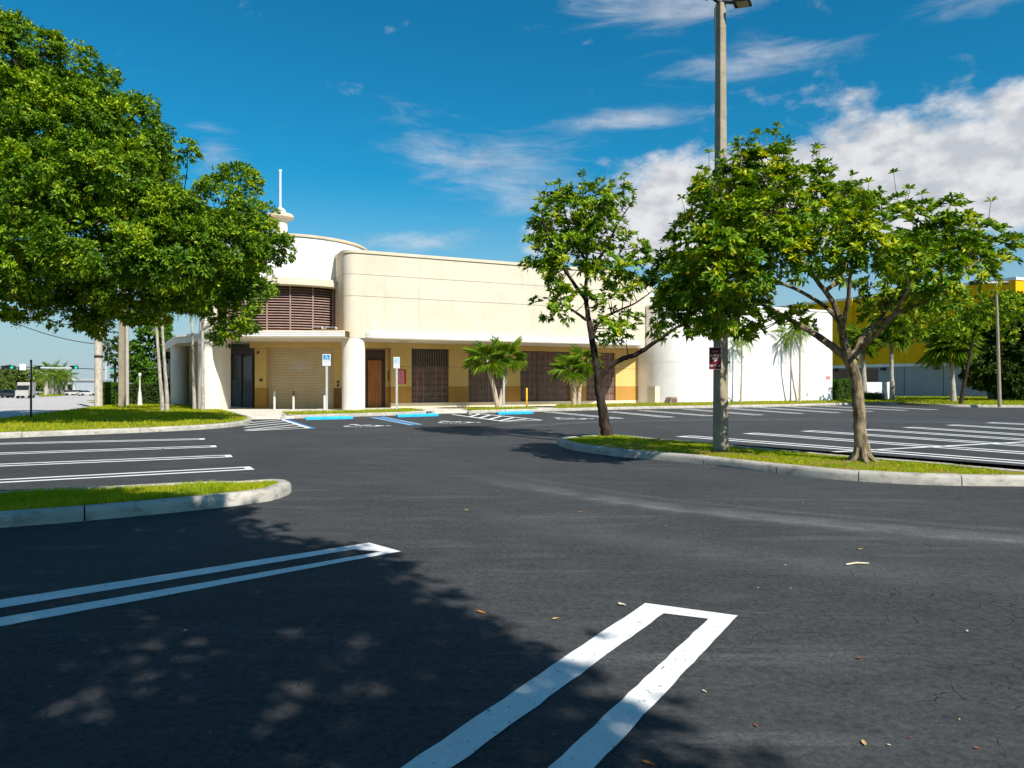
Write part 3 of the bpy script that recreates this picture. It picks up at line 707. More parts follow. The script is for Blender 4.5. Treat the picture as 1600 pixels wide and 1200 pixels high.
def gate(ua, ub, louver):
    root = empty('roller_gate', (0, 0, 0)); root.parent = bld
    v = VW-.16; zt = zlin-.004
    part(MB().box(ua, ub, v-.06, v-.03, zbase, zt), 'backing', BROWND, parent=root)
    zg = zt
    if louver:
        zl = zj+.02; zg = zl-.05
        mbz = MB(); n = 16; mbz.box(ua, ub, v-.02, v+.02, zl-.06, zl+.03)
        o = part(mbz, 'transom_bar', GREENST, parent=root)
        for i in range(n):
            x = ua+(ub-ua)*(i+.5)/n; part(MB().box(x-.035, x+.035, v-.03, v+.03, zl+.03, zt), 'louver_bar', GREENST if i % 3 else BROWN, parent=root)
    n = max(4, round((ub-ua)/.36)); m = 7 if not louver else 6; sx = (ub-ua)/n; sz = (zg-zbase)/m
    for i in range(n):
        for j in range(m):
            g_ = .022
            part(MB().box(ua+i*sx+g_, ua+(i+1)*sx-g_, v-.03, v-.004+random.uniform(0, .006), zbase+j*sz+g_, zbase+(j+1)*sz-g_), 'gate_panel', BROWN, parent=root)
    grid = MB()
    for i in range(n+1): x = ua+i*sx; grid.box(max(ua, x-.012), min(ub, x+.012), v-.03, v+.012, zbase, zg)
    part(grid, 'gate_mullions', LOUV, parent=root)
    for f in ((.5,) if ub-ua < 3.2 else (.36, .72)):
        x = ua+(ub-ua)*f; part(MB().box(x-.05, x+.05, v-.03, v+.03, zbase, zg), 'gate_stile', GREENST, parent=root)
for i, (a, b) in enumerate(gu): gate(a, b, i == 0)
# side door in its brown recess
dz1 = zpx(590, 547, VW-.5)
wallbox('door_recess_wall', u0-1.0, upx(602, VW-.5), .1, dz1, BROWND, VW-.5, .1)
wallbox('recess_side_wall', upx(602, VW-.5), edges[0], .1, zlin, YELST, VW-.45, .1)
wallbox('recess_side_wainscot', upx(602, VW-.5)-.003, edges[0], .1, ztan, TAN, VW-.43, .1)
wallbox('service_door', upx(575, VW-.42), upx(596, VW-.42), .11, zpx(585, 563, VW-.42), PLY, VW-.42, .05)
wallbox('meter_strip', upx(606, VW-.4), upx(608.5, VW-.4), zpx(607, 595, VW-.4), zpx(607, 580, VW-.4), BROWN, VW-.4, .04)
wallbox('soffit_vent', upx(620, -1.6), upx(640, -1.6), ZS-.02, ZS-.006, BROWND, -1.5, .3)
wallbox('recess_back', u0-1.2, uE+.8, .05, ZS-.02, YELST, VW-.56, .1)
# white wing on the right
uW = upx(1300.5, 0)
WS = uE+.05
def wing(e, R=2.5): return arc(WS+R, -R, R+e, 180, 90, 12)+[(uW+e, e), (uW+e, -24), (WS-e, -24)]
zjw = 2.85
part(MB().prism(wing(-.02), .0, 6.52), 'wing_core', WHITEW)
part(MB().prism(wing(0), .0, zjw, False, False), 'wing_wall_panel', WHITEW, smooth=True)
part(MB().prism(wing(0), zjw+.015, 6.50, False, False), 'wing_wall_panel', WHITEW, smooth=True)
part(MB().prism(wing(.05), 6.50, 6.63), 'wing_coping', RIBW, smooth=True)
ub_ = upx(1024, .0); part(MB().box(upx(1023.5, .012), upx(1031, .012), -.8, .012, .2, zpx(1027, 603.5, 0)), 'painted_patch', BASEC)
# ---- round corner tower
TC = Vector((-12.75, 42.0)); TR = 4.35
tw = lambda mb, name, mat, smooth=True, parent=None: part(mb, name, mat, False, smooth, parent)
tw(MB().lathe([(TR, 6.85), (TR, 9.05)], TC, 72), 'tower_drum', WHITEW)
tw(MB().lathe([(TR+.06, 9.05), (TR+.08, 9.08), (TR+.08, 9.19), (TR-.1, 9.22), (0.01, 9.24)], TC, 72), 'tower_rim', COPING)
tw(MB().lathe([(TR-.1, 6.50), (TR+.42, 6.50), (TR+.45, 6.53), (TR+.45, 6.86), (TR+.40, 6.90), (TR-.1, 6.92)], TC, 72), 'tower_ledge', CREAM)
tw(MB().lathe([(TR-.34, 4.0), (TR-.34, 6.5)], TC, 72), 'louver_backing', BROWND)
zl0, zl1, nl = 4.16, 6.46, 17
for i in range(nl):
    z = zl0+(zl1-zl0)*(i+.5)/nl
    tw(MB().lathe([(TR-.26, z+.045), (TR-.10, z-.045), (TR-.085, z-.035), (TR-.245, z+.055), (TR-.26, z+.045)], TC, 56, math.radians(175), math.radians(365)), 'louver', LOUV)
for k in range(11):
    a = math.radians(195+k*15.5); c = TC+Vector((math.cos(a), math.sin(a)))*(TR-.09)
    tw(MB().box(c.x-.03, c.x+.03, c.y-.03, c.y+.03, zl0-.1, zl1+.05), 'louver_mullion', LOUV, False)
# spire
sc = P(438, 338, 42.0); sx_, sy_ = sc.x, sc.y
sp = empty('spire', (0, 0, 0)); sp.parent = bld
tw(MB().lathe([(.95, 9.22), (.72, 9.42), (.46, 9.5), (.40, 9.6), (.40, 10.85)], (sx_, sy_), 28), 'spire_stem', CREAML, parent=sp)
tw(MB().lathe([(.38, 10.85), (.68, 10.86), (.74, 10.92), (.74, 11.05), (.68, 11.12), (.36, 11.2)], (sx_, sy_), 32), 'spire_disc', COPING, parent=sp)
tw(MB().lathe([(.34, 11.18), (.30, 11.34), (.2, 11.46), (.06, 11.53), (.001, 11.54)], (sx_, sy_), 24), 'spire_cap', CREAML, parent=sp)
tw(MB().lathe([(.06, 11.5), (.055, 13.55), (.085, 13.57), (.085, 13.66), (.001, 13.7)], (sx_, sy_), 12), 'spire_rod', RIBW, parent=sp)
# entrance canopy (rounded at the street end)
XL = -15.75; YF = 36.35; RC = 3.2
xr = P(539, 600, YF).x
def ent(e): return [(xr, YF-e)]+[(XL+RC+(RC+e)*math.cos(t), YF+RC+(RC+e)*math.sin(t)) for t in np.linspace(1.5*math.pi, math.pi, 16)]+[(XL-e, 46), (xr, 46)]
tw(MB().prism(ent(-.02), 3.78, 4.10), 'entrance_canopy_slab', YELST, False)
for i in range(3): tw(MB().prism(ent(.03), 3.81+i*.095, 3.81+i*.095+.075), 'fascia_rib', RIBW)
tw(MB().prism(ent(.01), 3.765, 3.795), 'fascia_drip', CREAM)
# entrance walls, facing the lot squarely
YD = 41.0
def fx(px, Y): return (px-800)/F*Y
def fz(py, Y): return H+(600-py)/F*Y
def fbox(name, pa, pb, Y, t, z0, z1, mat, parent=None): return tw(MB().box(fx(pa, Y), fx(pb, Y), Y, Y+t, z0, z1), name, mat, False, parent)
fbox('entrance_beam', 390, 540, YD-.35, .6, fz(543.5, YD-.35), 3.77, YELST)
fbox('entrance_pier', 398, 416, YD-.3, .7, .1, fz(544, YD-.3), YELST)
fbox('entrance_wainscot', 397.7, 416.3, YD-.31, .72, .1, fz(606, YD-.31), TAN)
fbox('entrance_pier', 521.5, 539, YD-.1, .7, .1, fz(544, YD-.1), YELST)
fbox('entrance_wainscot', 521.2, 539, YD-.115, .7, .1, fz(606, YD-.115), pmat('brown_wainscot', (.20, .10, .035), .9, .1, 2))
rd = empty('roll_up_door', (0, 0, 0)); rd.parent = bld
zr0, zr1 = .11, fz(544, YD)
ns = 22
for i in range(ns):
    a = zr0+(zr1-zr0)*i/ns; b = zr0+(zr1-zr0)*(i+1)/ns
    tw(MB().add([(fx(416, YD), YD+.02, a+.004), (fx(521.5, YD), YD+.02, a+.004), (fx(521.5, YD), YD+.013, a+(b-a)*.5), (fx(416, YD), YD+.013, a+(b-a)*.5), (fx(521.5, YD), YD+.02, b-.004), (fx(416, YD), YD+.02, b-.004)], [(0, 1, 2, 3), (3, 2, 4, 5)]), 'door_slat', ROLL, False, rd)
tw(MB().box(fx(415, YD), fx(522.5, YD), YD+.03, YD+.1, zr0-.02, zr1+.1), 'door_backing', BROWN, False, rd)
def scribble(mb, x0, x1, zc, h, place):
    """unreadable lettering: letter-like strokes, too far to read in the photograph"""
    x = x0
    while x < x1:
        w = h*random.uniform(.35, .75)
        if random.random() < .16: x += w*.8; continue
        t = h*.18
        for q in random.sample([(0, t, 0, h), (w-t, w, 0, h), (0, w, 0, t), (0, w, h-t, h), (0, w, h*.42, h*.42+t)], random.choice((2, 3, 3, 4))):
            mb.add([place(x+q[0], zc-h/2+q[2]), place(x+q[1], zc-h/2+q[2]), place(x+q[1], zc-h/2+q[3]), place(x+q[0], zc-h/2+q[3])], [(0, 1, 2, 3)])
        x += w+h*.2
mb = MB(); pl = lambda x, z: (x, YD+.006, z)
for a, b, y in ((454, 480, 566), (457, 478, 570.5), (449, 487, 575), (459, 476, 578.6)):
    scribble(mb, fx(a, YD), fx(b, YD), fz(y, YD), .11, pl)
tw(mb, 'door_lettering', SIGNW, False, rd)
# shop windows receding to the street side
WA, WB = Vector((fx(345, 45.6), 45.6)), Vector((fx(395, 42.2), 42.2))
wt = (WB-WA); wl = wt.length; wt.normalize(); wnr = Vector((wt.y, -wt.x))
WM = Matrix(((wt.x, wnr.x, 0, WA.x), (wt.y, wnr.y, 0, WA.y), (0, 0, 1, 0), (0, 0, 0, 1)))
def wpart(mb, name, mat, parent=None):
    mb.v = [tuple(WM @ Vector(v)) for v in mb.v]; return tw(mb, name, mat, False, parent)
wpart(MB().box(-1.5, wl+.3, -.3, -.12, .1, 3.75), 'window_wall', BROWND)  # wall, posts and panels coloured dark to stand for the recess's deep shade
for i in range(3):
    a = wl*i/3+.05; b = wl*(i+1)/3-.12
    fr_ = wpart(MB().box(a, b, -.13, -.06, .12, 3.1), 'window', FRAMEB)
    wpart(MB().box(a+.07, b-.07, -.055, -.04, 1.7, 3.02), 'pane', GLASSD, fr_)
    wpart(MB().box(a+.07, b-.07, -.055, -.035, .2, 1.62), 'lower_panel', PANELG, fr_)
    wpart(MB().box(b+.005, b+.115, -.13, .03, .1, 3.2), 'window_post', FRAMEB)
fbox('entrance_inner_wall', 300, 420, 45.2, .2, .1, 3.77, YELST)
# street-side pier, carrying the canopy and the tower
pc = Vector((fx(328, 38.7), 38.75))
tw(MB().prism([(pc.x-.62, pc.y+1.2)]+[(pc.x+.62*math.cos(t), pc.y+.62*math.sin(t)) for t in np.linspace(math.pi, 2*math.pi, 14)]+[(pc.x+.62, pc.y+1.2)], .1, 3.76), 'street_pier', CREAML)
tw(MB().prism([(pc.x-.55, pc.y+3)]+[(pc.x-.1+.5*math.cos(t), pc.y+.1+.5*math.sin(t)) for t in np.linspace(math.pi, 2*math.pi, 14)]+[(pc.x+.35, pc.y+3)], 4.12, 6.6), 'street_upper_pier', CREAML)
# street portico
q = lambda px, Y: (fx(px, Y), Y)
port = [q(320, 41.5), q(276, 43.6), q(246, 61), (fx(246, 61)+6, 64), (-13, 46)]
tw(MB().prism(port, 3.86, 4.22), 'portico_roof', CREAML, False)
tw(MB().prism([(p[0], p[1]) for p in [q(321, 41.4), q(274.5, 43.4), q(245, 61.2), (fx(246, 61)+6, 64.2), (-13, 46)]], 4.22, 4.34), 'portico_fascia', RIBW, False)
tw(MB().lathe([(.55, .05), (.55, 3.86)], q(281, 47.5), 28), 'portico_column', CREAML)
tw(MB().box(fx(290, 52), -13.5, 52, 52.3, .05, 3.86), 'portico_back_wall', YELST, False)
tw(MB().box(fx(262, 61)-.2, fx(262, 61)+.6, 60, 61, .05, 3.86), 'portico_column', CREAML, False)
# street side upper storey behind the tower
tw(MB().prism([(-16.3, 43.6), (-13.5, 41), (-8.4, 40), (-8.6, 60), (-23.5, 58)], 4.1, 6.6), 'street_wall', CREAM, False)

# things on the building
def bt(mb, name, label, cat, mat, local=True, group=None):
    o = mb.build(name, mat, None, False, BM if local else None); tag(o, label, cat, group); return o
# flat red-framed board on the second pier
bs = empty('notice_board', bw(upx(628, VW), VW+.05, 1.4)); tag(bs, 'pink notice board with a red strip on the pier behind the second parking sign', 'notice board')
BMi = Matrix.Translation(-bs.location) @ BM
ua, ub = upx(621.5, VW+.05), upx(634.5, VW+.05); za, zb = zpx(628, 599.6, VW), zpx(628, 577.6, VW)
MB().box(ua, ub, VW+.012, VW+.04, za, zb).build('frame', REDB, bs, M4=BMi)
MB().box(ua+.04, ub-.12, VW+.036, VW+.046, za+.03, zb-.05).build('board', PINK, bs, M4=BMi)
mb = MB(); pl = lambda x, z: (x, VW+.05, z)
for i in range(6): scribble(mb, ua+.08, ub-.2, za+.1+i*.105, .055, pl)
mb.build('lettering', REDB, bs, M4=BMi)
# red towing notice on the white wing
ws = empty('wall_sign', bw(upx(1294, .03), .03, 1.9)); tag(ws, 'small red and white square notice near the end of the white wall', 'sign')
BMi = Matrix.Translation(-ws.location) @ BM
ua, ub = upx(1291, .03), upx(1297, .03); za, zb = zpx(1294, 592.6, .03), zpx(1294, 584, .03)
MB().box(ua, ub, .004, .022, za, zb).build('plate', SIGNW, ws, M4=BMi)
MB().box(ua+.02, ub-.02, .022, .026, za+.02, za+(zb-za)*.55).build('red_field', REDB, ws, M4=BMi)
mb = MB(); pl = lambda x, z: (x, .0275, z); scribble(mb, ua+.03, ub-.03, zb-.08, .06, pl); mb.build('lettering', REDB, ws, M4=BMi)
mb = MB(); cu = (ua+ub)/2; cz = za+(zb-za)*.29; mb.add([(cu-.06, .03, cz+.03), (cu, .03, cz-.06), (cu+.06, .03, cz+.03), (cu, .03, cz+.05)], [(0, 1, 2, 3)]); mb.build('tow_symbol', SIGNW, ws, M4=BMi)
# lit-less wall box and lamps
fbm = lambda pa, pb, Y, t, ya, yb: MB().box(fx(pa, Y), fx(pb, Y), Y-t, Y, fz(yb, Y), fz(ya, Y), .01)
o = fbm(526.8, 529.8, YD-.115, .06, 595, 598.5).build('wall_switch', BLACKM); tag(o, 'upper of two small black boxes on the pier beside the roll-up door', 'switch box', 'switch boxes on the pier')
o = fbm(526.8, 529.8, YD-.115, .06, 600.5, 604).build('wall_switch', BLACKM); tag(o, 'lower of two small black boxes on the pier beside the roll-up door', 'switch box', 'switch boxes on the pier')
o = fbm(406.5, 410, YD-.3, .08, 592, 596).build('call_box', BROWND); tag(o, 'small brown call box on the yellow pier left of the roll-up door', 'call box')
cb = empty('security_camera', (fx(403, YD-.4), YD-.4, fz(551, YD-.4))); tag(cb, 'small brown camera under the beam on the yellow entrance pier', 'camera')
MB().box(-.05, .05, 0, .12, -.03, .08).build('bracket', BROWN, cb); MB().tube([(-.0, .02, 0), (.02, -.2, -.06)], [.05, .045], 10).build('housing', BROWN, cb)
for i, px in enumerate((497, 518)):
    fl = empty('floodlight', (fx(px, 37.0), 37.0, 4.11)); tag(fl, ('left' if i == 0 else 'right')+' one of the two grey floodlights lying on the entrance canopy', 'floodlight', 'floodlights on the canopy')
    MB().box(-.28, .28, -.14, .16, .08, .2, .03).build('housing', GALV, fl); MB().box(-.22, .22, -.155, -.142, .1, .18).build('lens', GLASSD, fl); MB().box(-.05, .05, -.05, .05, 0, .09).build('bracket', BLACKM, fl)
o = bt(MB().box(upx(1262, .05)-.07, upx(1262, .05)+.07, .002, .07, zpx(1262, 617.5, 0), zpx(1262, 613.5, 0), .01), 'outlet_box', 'little grey outlet box low on the white wall', 'outlet box', GALV)

# ================================================================== YELLOW BUILDING
yb = empty('yellow_building', (50, 70, 0)); tag(yb, 'yellow warehouse store with grey lower wall and white band beyond the lot', 'building')
YI = Matrix.Translation(-yb.location)
YC = Vector((fx(1587, 66), 66.0)); yd = Vector((-.438, .899)).normalized(); yr = Vector((.899, .438)).normalized()
zy = H+(600-437)/F*66
YM = YI @ Matrix(((yd.x, yr.x, 0, YC.x), (yd.y, yr.y, 0, YC.y), (0, 0, 1, 0), (0, 0, 0, 1)))
zw0, zw1 = 3.25, 3.55
MB().box(0, 60, 0, 40, zw1, zy).build('upper_wall', YELF, yb, M4=YM)
MB().box(-.08, 60, -.08, 40, zy, zy+.25).build('coping', RIBW, yb, M4=YM)
MB().box(-.05, 60, -.05, 40, zw0, zw1).build('white_band', WHITEW, yb, M4=YM)
MB().box(0.05, 60, .05, 40, 0, zw0).build('lower_wall', GREYF, yb, M4=YM)
for k in range(7): MB().box(2.5+k*4.2, 2.56+k*4.2, .03, .06, .2, zw0).build('wall_joint', FRAMEB, yb, M4=YM)
for k in range(3): MB().box(8+k*9, 8.5+k*9, -.25, .02, zw1, zy).build('pilaster', YELF, yb, M4=YM)
for k in range(4): MB().box(7+k*6, 7.5+k*6, -.3, .02, zw0-.35, zw0-.1, .03).build('wall_light', BLACKM, yb, M4=YM)
MB().box(14, 26, -.03, .05, 1.0, 3.1).build('mural_panel', TILE, yb, M4=YM)

# ================================================================== STREET FURNITURE
# wheel stops
def wheel_stop(pa, pb, label):
    a, b = G(*pa), G(*pb); r = empty('wheel_stop', ((a+b)/2)[:], math.atan2(b.y-a.y, b.x-a.x)); L = (b-a).length
    tag(r, label, 'wheel stop', 'blue wheel stops at the accessible stalls')
    mb = MB(); prof = [(-.09, .0), (-.085, .07), (-.05, .125), (.05, .125), (.085, .07), (.09, .0)]; n = 9
    vs = []
    for i in range(n):
        t = -L/2+L*i/(n-1); s = 1 if 0 < i < n-1 else .86
        vs += [(t, y*s*1.15, z*s) for y, z in prof]
    k = len(prof); fs = [(i*k+j, (i+1)*k+j, (i+1)*k+j+1, i*k+j+1)[::-1] for i in range(n-1) for j in range(k-1)]+[tuple(range(k)), tuple(reversed(range((n-1)*k, n*k)))]
    mb.add(vs, fs); mb.build('stop_body', BLUEST, r)
    for s in (-.3, .3): MB().lathe([(.02, .124), (.02, .132), (.001, .134)], (s*L, 0), 10).build('anchor_pin', GALV, r)
wheel_stop((477, 656), (551, 654.5), 'blue concrete wheel stop nearest the roll-up door')
wheel_stop((620, 651.8), (684, 650), 'blue concrete wheel stop in front of the grated brown gate')
wheel_stop((777, 647.8), (832, 646.2), 'blue concrete wheel stop in front of the twin fan palms')
# bollards
def bollard(px, py, top, r, mat, label, cap=None):
    b = G(px, py, .1); z = H+(600-top)/F*b.y
    o = empty('bollard', b[:]); tag(o, label, 'bollard', 'bollards at the entrance')
    h = z-.1
    MB().lathe([(r, 0), (r, h-r*.6), (r*.8, h-r*.2), (r*.4, h), (.001, h+.01)], (0, 0), 20).build('post', mat, o, smooth=True)
    MB().lathe([(r*1.5, 0), (r*1.5, .02), (r, .03)], (0, 0), 20).build('base_ring', GALV, o, smooth=True)
    if cap: MB().lathe([(r+.004, h*.72), (r+.004, h*.97)], (0, 0), 20).build('worn_top', cap, o, smooth=True)
PBOL = pmat('bollard_paint', (.62, .60, .55), .6, .12, 6, .1, 40)
bollard(428.8, 639.8, 611, .055, PBOL, 'pale steel bollard before the left of the roll-up door')
bollard(458.5, 639.8, 610, .055, PBOL, 'pale bollard with a rusty top in the middle of the roll-up door', pmat('rust_brown', (.16, .10, .07), .9, .3, 20))
bollard(507, 640.5, 618, .05, PBOL, 'pale bollard half hidden behind the first parking sign post')
bollard(823, 635.3, 606, .055, YELB, 'yellow bollard in front of the wide brown gate')
# accessible parking signs
def ada(px, py, top, mid, bot, w, label, blue=SIGNB, sun=True):
    b = G(px, py, .14); Y = b.y; r = empty('parking_sign', b[:]); tag(r, label, 'parking sign', 'accessible parking signs')
    zt = H+(600-top)/F*Y-.14; zm = H+(600-mid)/F*Y-.14; zb_ = H+(600-bot)/F*Y-.14; hw = w/F*Y/2
    MB().box(-.05, .05, 0.0, .06, -.05, zt-.05, .008).build('post', GALV, r)
    MB().box(-hw, hw, -.02, -.004, zm, zt, .004).build('symbol_plate', SIGNW, r)
    MB().box(-hw+.03, hw-.03, -.025, -.019, zm+.03, zt-.03).build('blue_field', blue, r)
    mb = MB(); c = ((zt+zm)/2-.0); isa(mb, lambda x, y: (x, -.0275, c+y), (zt-zm)*.72); mb.build('wheelchair_symbol', SIGNW, r)
    MB().box(-hw, hw, -.02, -.004, zb_, zm-.012, .004).build('fine_plate', SIGNW, r)
    mb = MB(); h_ = (zm-zb_)
    for i in range(3): scribble(mb, -hw+.05, hw-.05, zb_+h_*(.22+.28*i), h_*.17, lambda x, z: (x, -.022, z))
    mb.build('lettering', SIGNB, r)
ada(510.3, 642.5, 553.5, 563, 571.5, 12.5, 'blue and white parking sign on a post before the roll-up door')
ada(619.8, 641.5, 558, 567.5, 575.5, 9.5, 'faded parking sign on a post beside the pink notice board', pmat('faded_blue', (.30, .52, .66), .5, .1, 8))
ada(787.3, 638, 564.5, 571, 573.5, 8.5, 'small parking sign on a post among the twin fan palms', pmat('grey_blue', (.28, .36, .42), .5, .1, 8))
# light pole
pb = G(1126, 703, .13); lp = empty('light_pole', pb[:], math.radians(30)); tag(lp, 'tall square concrete light pole on the grass island behind the tree', 'light pole')
def sq(h0, h1, w0, w1, n=10):
    mb = MB(); vs = []
    for i in range(n+1):
        t = i/n; w = w0+(w1-w0)*t; z = h0+(h1-h0)*t; c = w*.16
        for x, y in ((-w, -w+c), (-w+c, -w), (w-c, -w), (w, -w+c), (w, w-c), (w-c, w), (-w+c, w), (-w, w-c)): vs.append((x, y, z))
    fs = [(i*8+j, i*8+(j+1) % 8, (i+1)*8+(j+1) % 8, (i+1)*8+j) for i in range(n) for j in range(8)]+[tuple(range(n*8, n*8+8))]
    return mb.add(vs, fs)
zt = P(1131, 6, pb.y).z-pb.z
sq(-.1, zt, .118, .076).build('shaft', POLEC, lp)
MB().lathe([(.03, zt-.1), (.03, zt+.25)], (0, 0), 12).build('tenon', GALV, lp)
ca, sa = math.cos(-math.radians(30)), math.sin(-math.radians(30))
def rotl(x, y, z): return (x*ca-y*sa, x*sa+y*ca, z)          # camera-square offsets into the pole's own frame
RL = Matrix(((ca, -sa, 0, 0), (sa, ca, 0, 0), (0, 0, 1, 0), (0, 0, 0, 1)))
for s in (1, -1):
    z0 = zt+.02
    arm = MB().tube([(0, 0, z0+.02*s), (s*.18, -.1, z0-.04*s), (s*.28, -.15, z0-.085*s)], [.035, .035, .03], 10).build('arm', BLACKM, lp, M4=RL)
    lm = empty('lamp_head', rotl(s*.36, -.22, z0-.11*s)); lm.parent = lp; lm.rotation_euler = (0, math.radians(8)*1, -math.radians(30)+math.radians(-32)*s)
    hd = Matrix.Rotation(math.radians(-9), 4, 'X')
    MB().box(-.17*s, .17*s, -.13, .13, -.03, .02, .012).build('housing', BLACKM, lm, M4=hd)
    MB().box(-.09*s, .135*s, -.1, .1, -.037, -.031).build('lens', LENS, lm, M4=hd)
    for k in range(7): MB().box((-.15+k*.03)*s-.004, (-.15+k*.03)*s+.004, -.11, .11, .02, .05).build('cooling_fin', BLACKM, lm, M4=hd)
MB().tube([rotl(-.05, -.02, zt+.05), rotl(-.13, -.04, zt-.12), rotl(-.12, -.05, zt-.5), rotl(-.115, -.05, zt-1.0)], .012, 8).build('cable', BLACKM, lp)
# towing sign strapped to the pole
sg = P(1117.5, 560, pb.y-.26); ps = empty('towing_sign', sg[:], math.radians(-4)); tag(ps, 'maroon towing sign with white lettering mounted on the concrete light pole', 'sign')
sw, sh = .12, .22
MB().box(-sw, sw, -.004, .004, -sh, sh, .003).build('plate', SIGNW, ps); MB().box(-sw+.008, sw-.008, -.007, -.0035, -sh+.008, sh-.008).build('red_field', REDS, ps)
mb = MB(); PF = lambda x, z: (x, -.0085, z)
scribble(mb, -.05, .055, .135, .026, PF); scribble(mb, -.098, .098, .06, .04, PF); scribble(mb, -.1, .1, -.145, .036, PF)
mb.add([PF(-.06, .015), PF(.06, .015), PF(.03, -.02), PF(.035, -.035), PF(-.0, -.06), PF(-.035, -.06), PF(-.01, -.03), PF(-.055, -.01)], [tuple(reversed(range(8)))])
mb.build('lettering', SIGNW, ps)
for z in (-.15, .15): MB().box(-.03, .03, .004, .12, z-.02, z+.02).build('bracket', GALV, ps)
# second sign edge on the far side of the pole
s2 = P(1140.5, 566, pb.y+.05); p2 = empty('towing_sign', s2[:], math.radians(72)); tag(p2, 'towing sign seen edge on at the right side of the light pole', 'sign')
MB().box(-.11, .11, -.004, .004, -.2, .2, .003).build('plate', REDS, p2); MB().box(-.04, .04, .004, .09, -.02, .02).build('bracket', GALV, p2)

# far thin lamp post on the right
fp = G(1562, 633.5, .15); tp = empty('lamp_post', fp[:]); tag(tp, 'slender pale lamp post with cross arms at the far edge of the lot', 'lamp post')
hp = (633.5-436)/F*fp.y
MB().tube([(0, 0, -.1), (-.1, 0, hp*.5), (-.22, 0, hp)], [.11, .085, .06], 12).build('shaft', POLEC, tp)
MB().box(-.95, .5, -.05, .05, hp-.25, hp-.15).build('cross_arm', GALV, tp)
for s in (-.95, .35): MB().box(s-.25, s+.15, -.15, .15, hp-.32, hp-.2, .02).build('lamp_head', BLACKM, tp)
# utility boxes, hedge and white fence near the yellow building
def hedge(name, label, x0, x1, y0, y1, z0, z1, rz, loc, mat=L_HEDGE, n=1500, L=.10, W_=.055, cat='hedge', round_=.0):
    r = empty(name, loc, rz); tag(r, label, cat)
    MB().box(x0+.12, x1-.12, y0+.12, y1-.12, z0, z1-.12).build('stems', DARKJ, r)
    dims = np.array([x1-x0, y1-y0, z1-z0]); pts, nr = [], []
    ar = [dims[1]*dims[2], dims[0]*dims[2], dims[0]*dims[1]]; tot = 2*(ar[0]+ar[1])+ar[2]
    for ax, sgn, a in ((0, -1, ar[0]), (0, 1, ar[0]), (1, -1, ar[1]), (1, 1, ar[1]), (2, 1, ar[2])):
        k = int(n*a/tot); p = rng.random((k, 3)); p[:, ax] = 0 if sgn < 0 else 1
        pts.append(np.array([x0, y0, z0])+p*dims); q_ = np.zeros((k, 3)); q_[:, ax] = sgn; nr.append(q_)
    pts = np.concatenate(pts)+rng.normal(size=(sum(len(p) for p in pts), 3))*.05; nr = unit(np.concatenate(nr)+rng.normal(size=pts.shape)*.45)
    if round_:
        c = np.array([(x0+x1)/2, (y0+y1)/2, z0]); d = (pts-c)/(dims*np.array([.5, .5, 1])); l = np.linalg.norm(d, axis=1, keepdims=True); pts = c+(pts-c)*(1-round_*(1-1/np.maximum(l, 1)))
    V, Fc = leaves(pts, nr, 6, L, W_, .5, 1.5); npmesh('foliage', V, Fc, mat, r)
    return r
c0 = P(1317, 626, 56); hedge('hedge', 'clipped bright green hedge at the end of the white wall', -1.0, 1.0, -.6, .6, 0, 1.55, .3, (c0.x, c0.y, .15), n=1800)
c0 = P(1365, 626, 57); hedge('low_hedge', 'low dark hedge before the white fence', -.95, .55, -.4, .4, 0, .45, .1, (c0.x, c0.y, .2), L_DARK, 600)
wf = empty('white_fence', P(1370, 625, 58.5)[:]); tag(wf, 'white slatted enclosure fence in front of the yellow building', 'fence')
fz0 = -wf.location.z+.15
for i in range(13): MB().box(-.95+i*.15, -.95+i*.15+.138, -.02, .02, fz0, fz0+1.45).build('slat', SIGNW, wf)
for x in (-1.0, 1.02): MB().box(x-.05, x+.05, .0, .1, fz0, fz0+1.5).build('post', SIGNW, wf)
for z in (.3, 1.1): MB().box(-.98, 1.0, .022, .06, fz0+z, fz0+z+.08).build('rail', SIGNW, wf)
for i, (px, w, h, lab) in enumerate(((1558, 1.0, 1.0, 'dark green utility cabinet behind the slender lamp post'), (1573, 1.5, 1.35, 'larger dark utility cabinet right of the slender lamp post'))):
    c = P(px, 628, 58); r = empty('utility_cabinet', (c.x, c.y, .2)); tag(r, lab, 'utility cabinet', 'utility cabinets by the far wall')
    MB().box(-w/2, w/2, -.4, .4, 0, h, .03).build('body', pmat('dark_green_steel', (.02, .03, .025), .5, .2, 4), r); MB().box(-w/2-.03, w/2+.03, -.43, .43, h, h+.06, .01).build('lid', BLACKM, r)
    MB().box(-w*.4, -.01, -.415, -.402, .08, h-.08).build('door', BLACKM, r); MB().box(.01, w*.4, -.415, -.402, .08, h-.08).build('door', BLACKM, r)
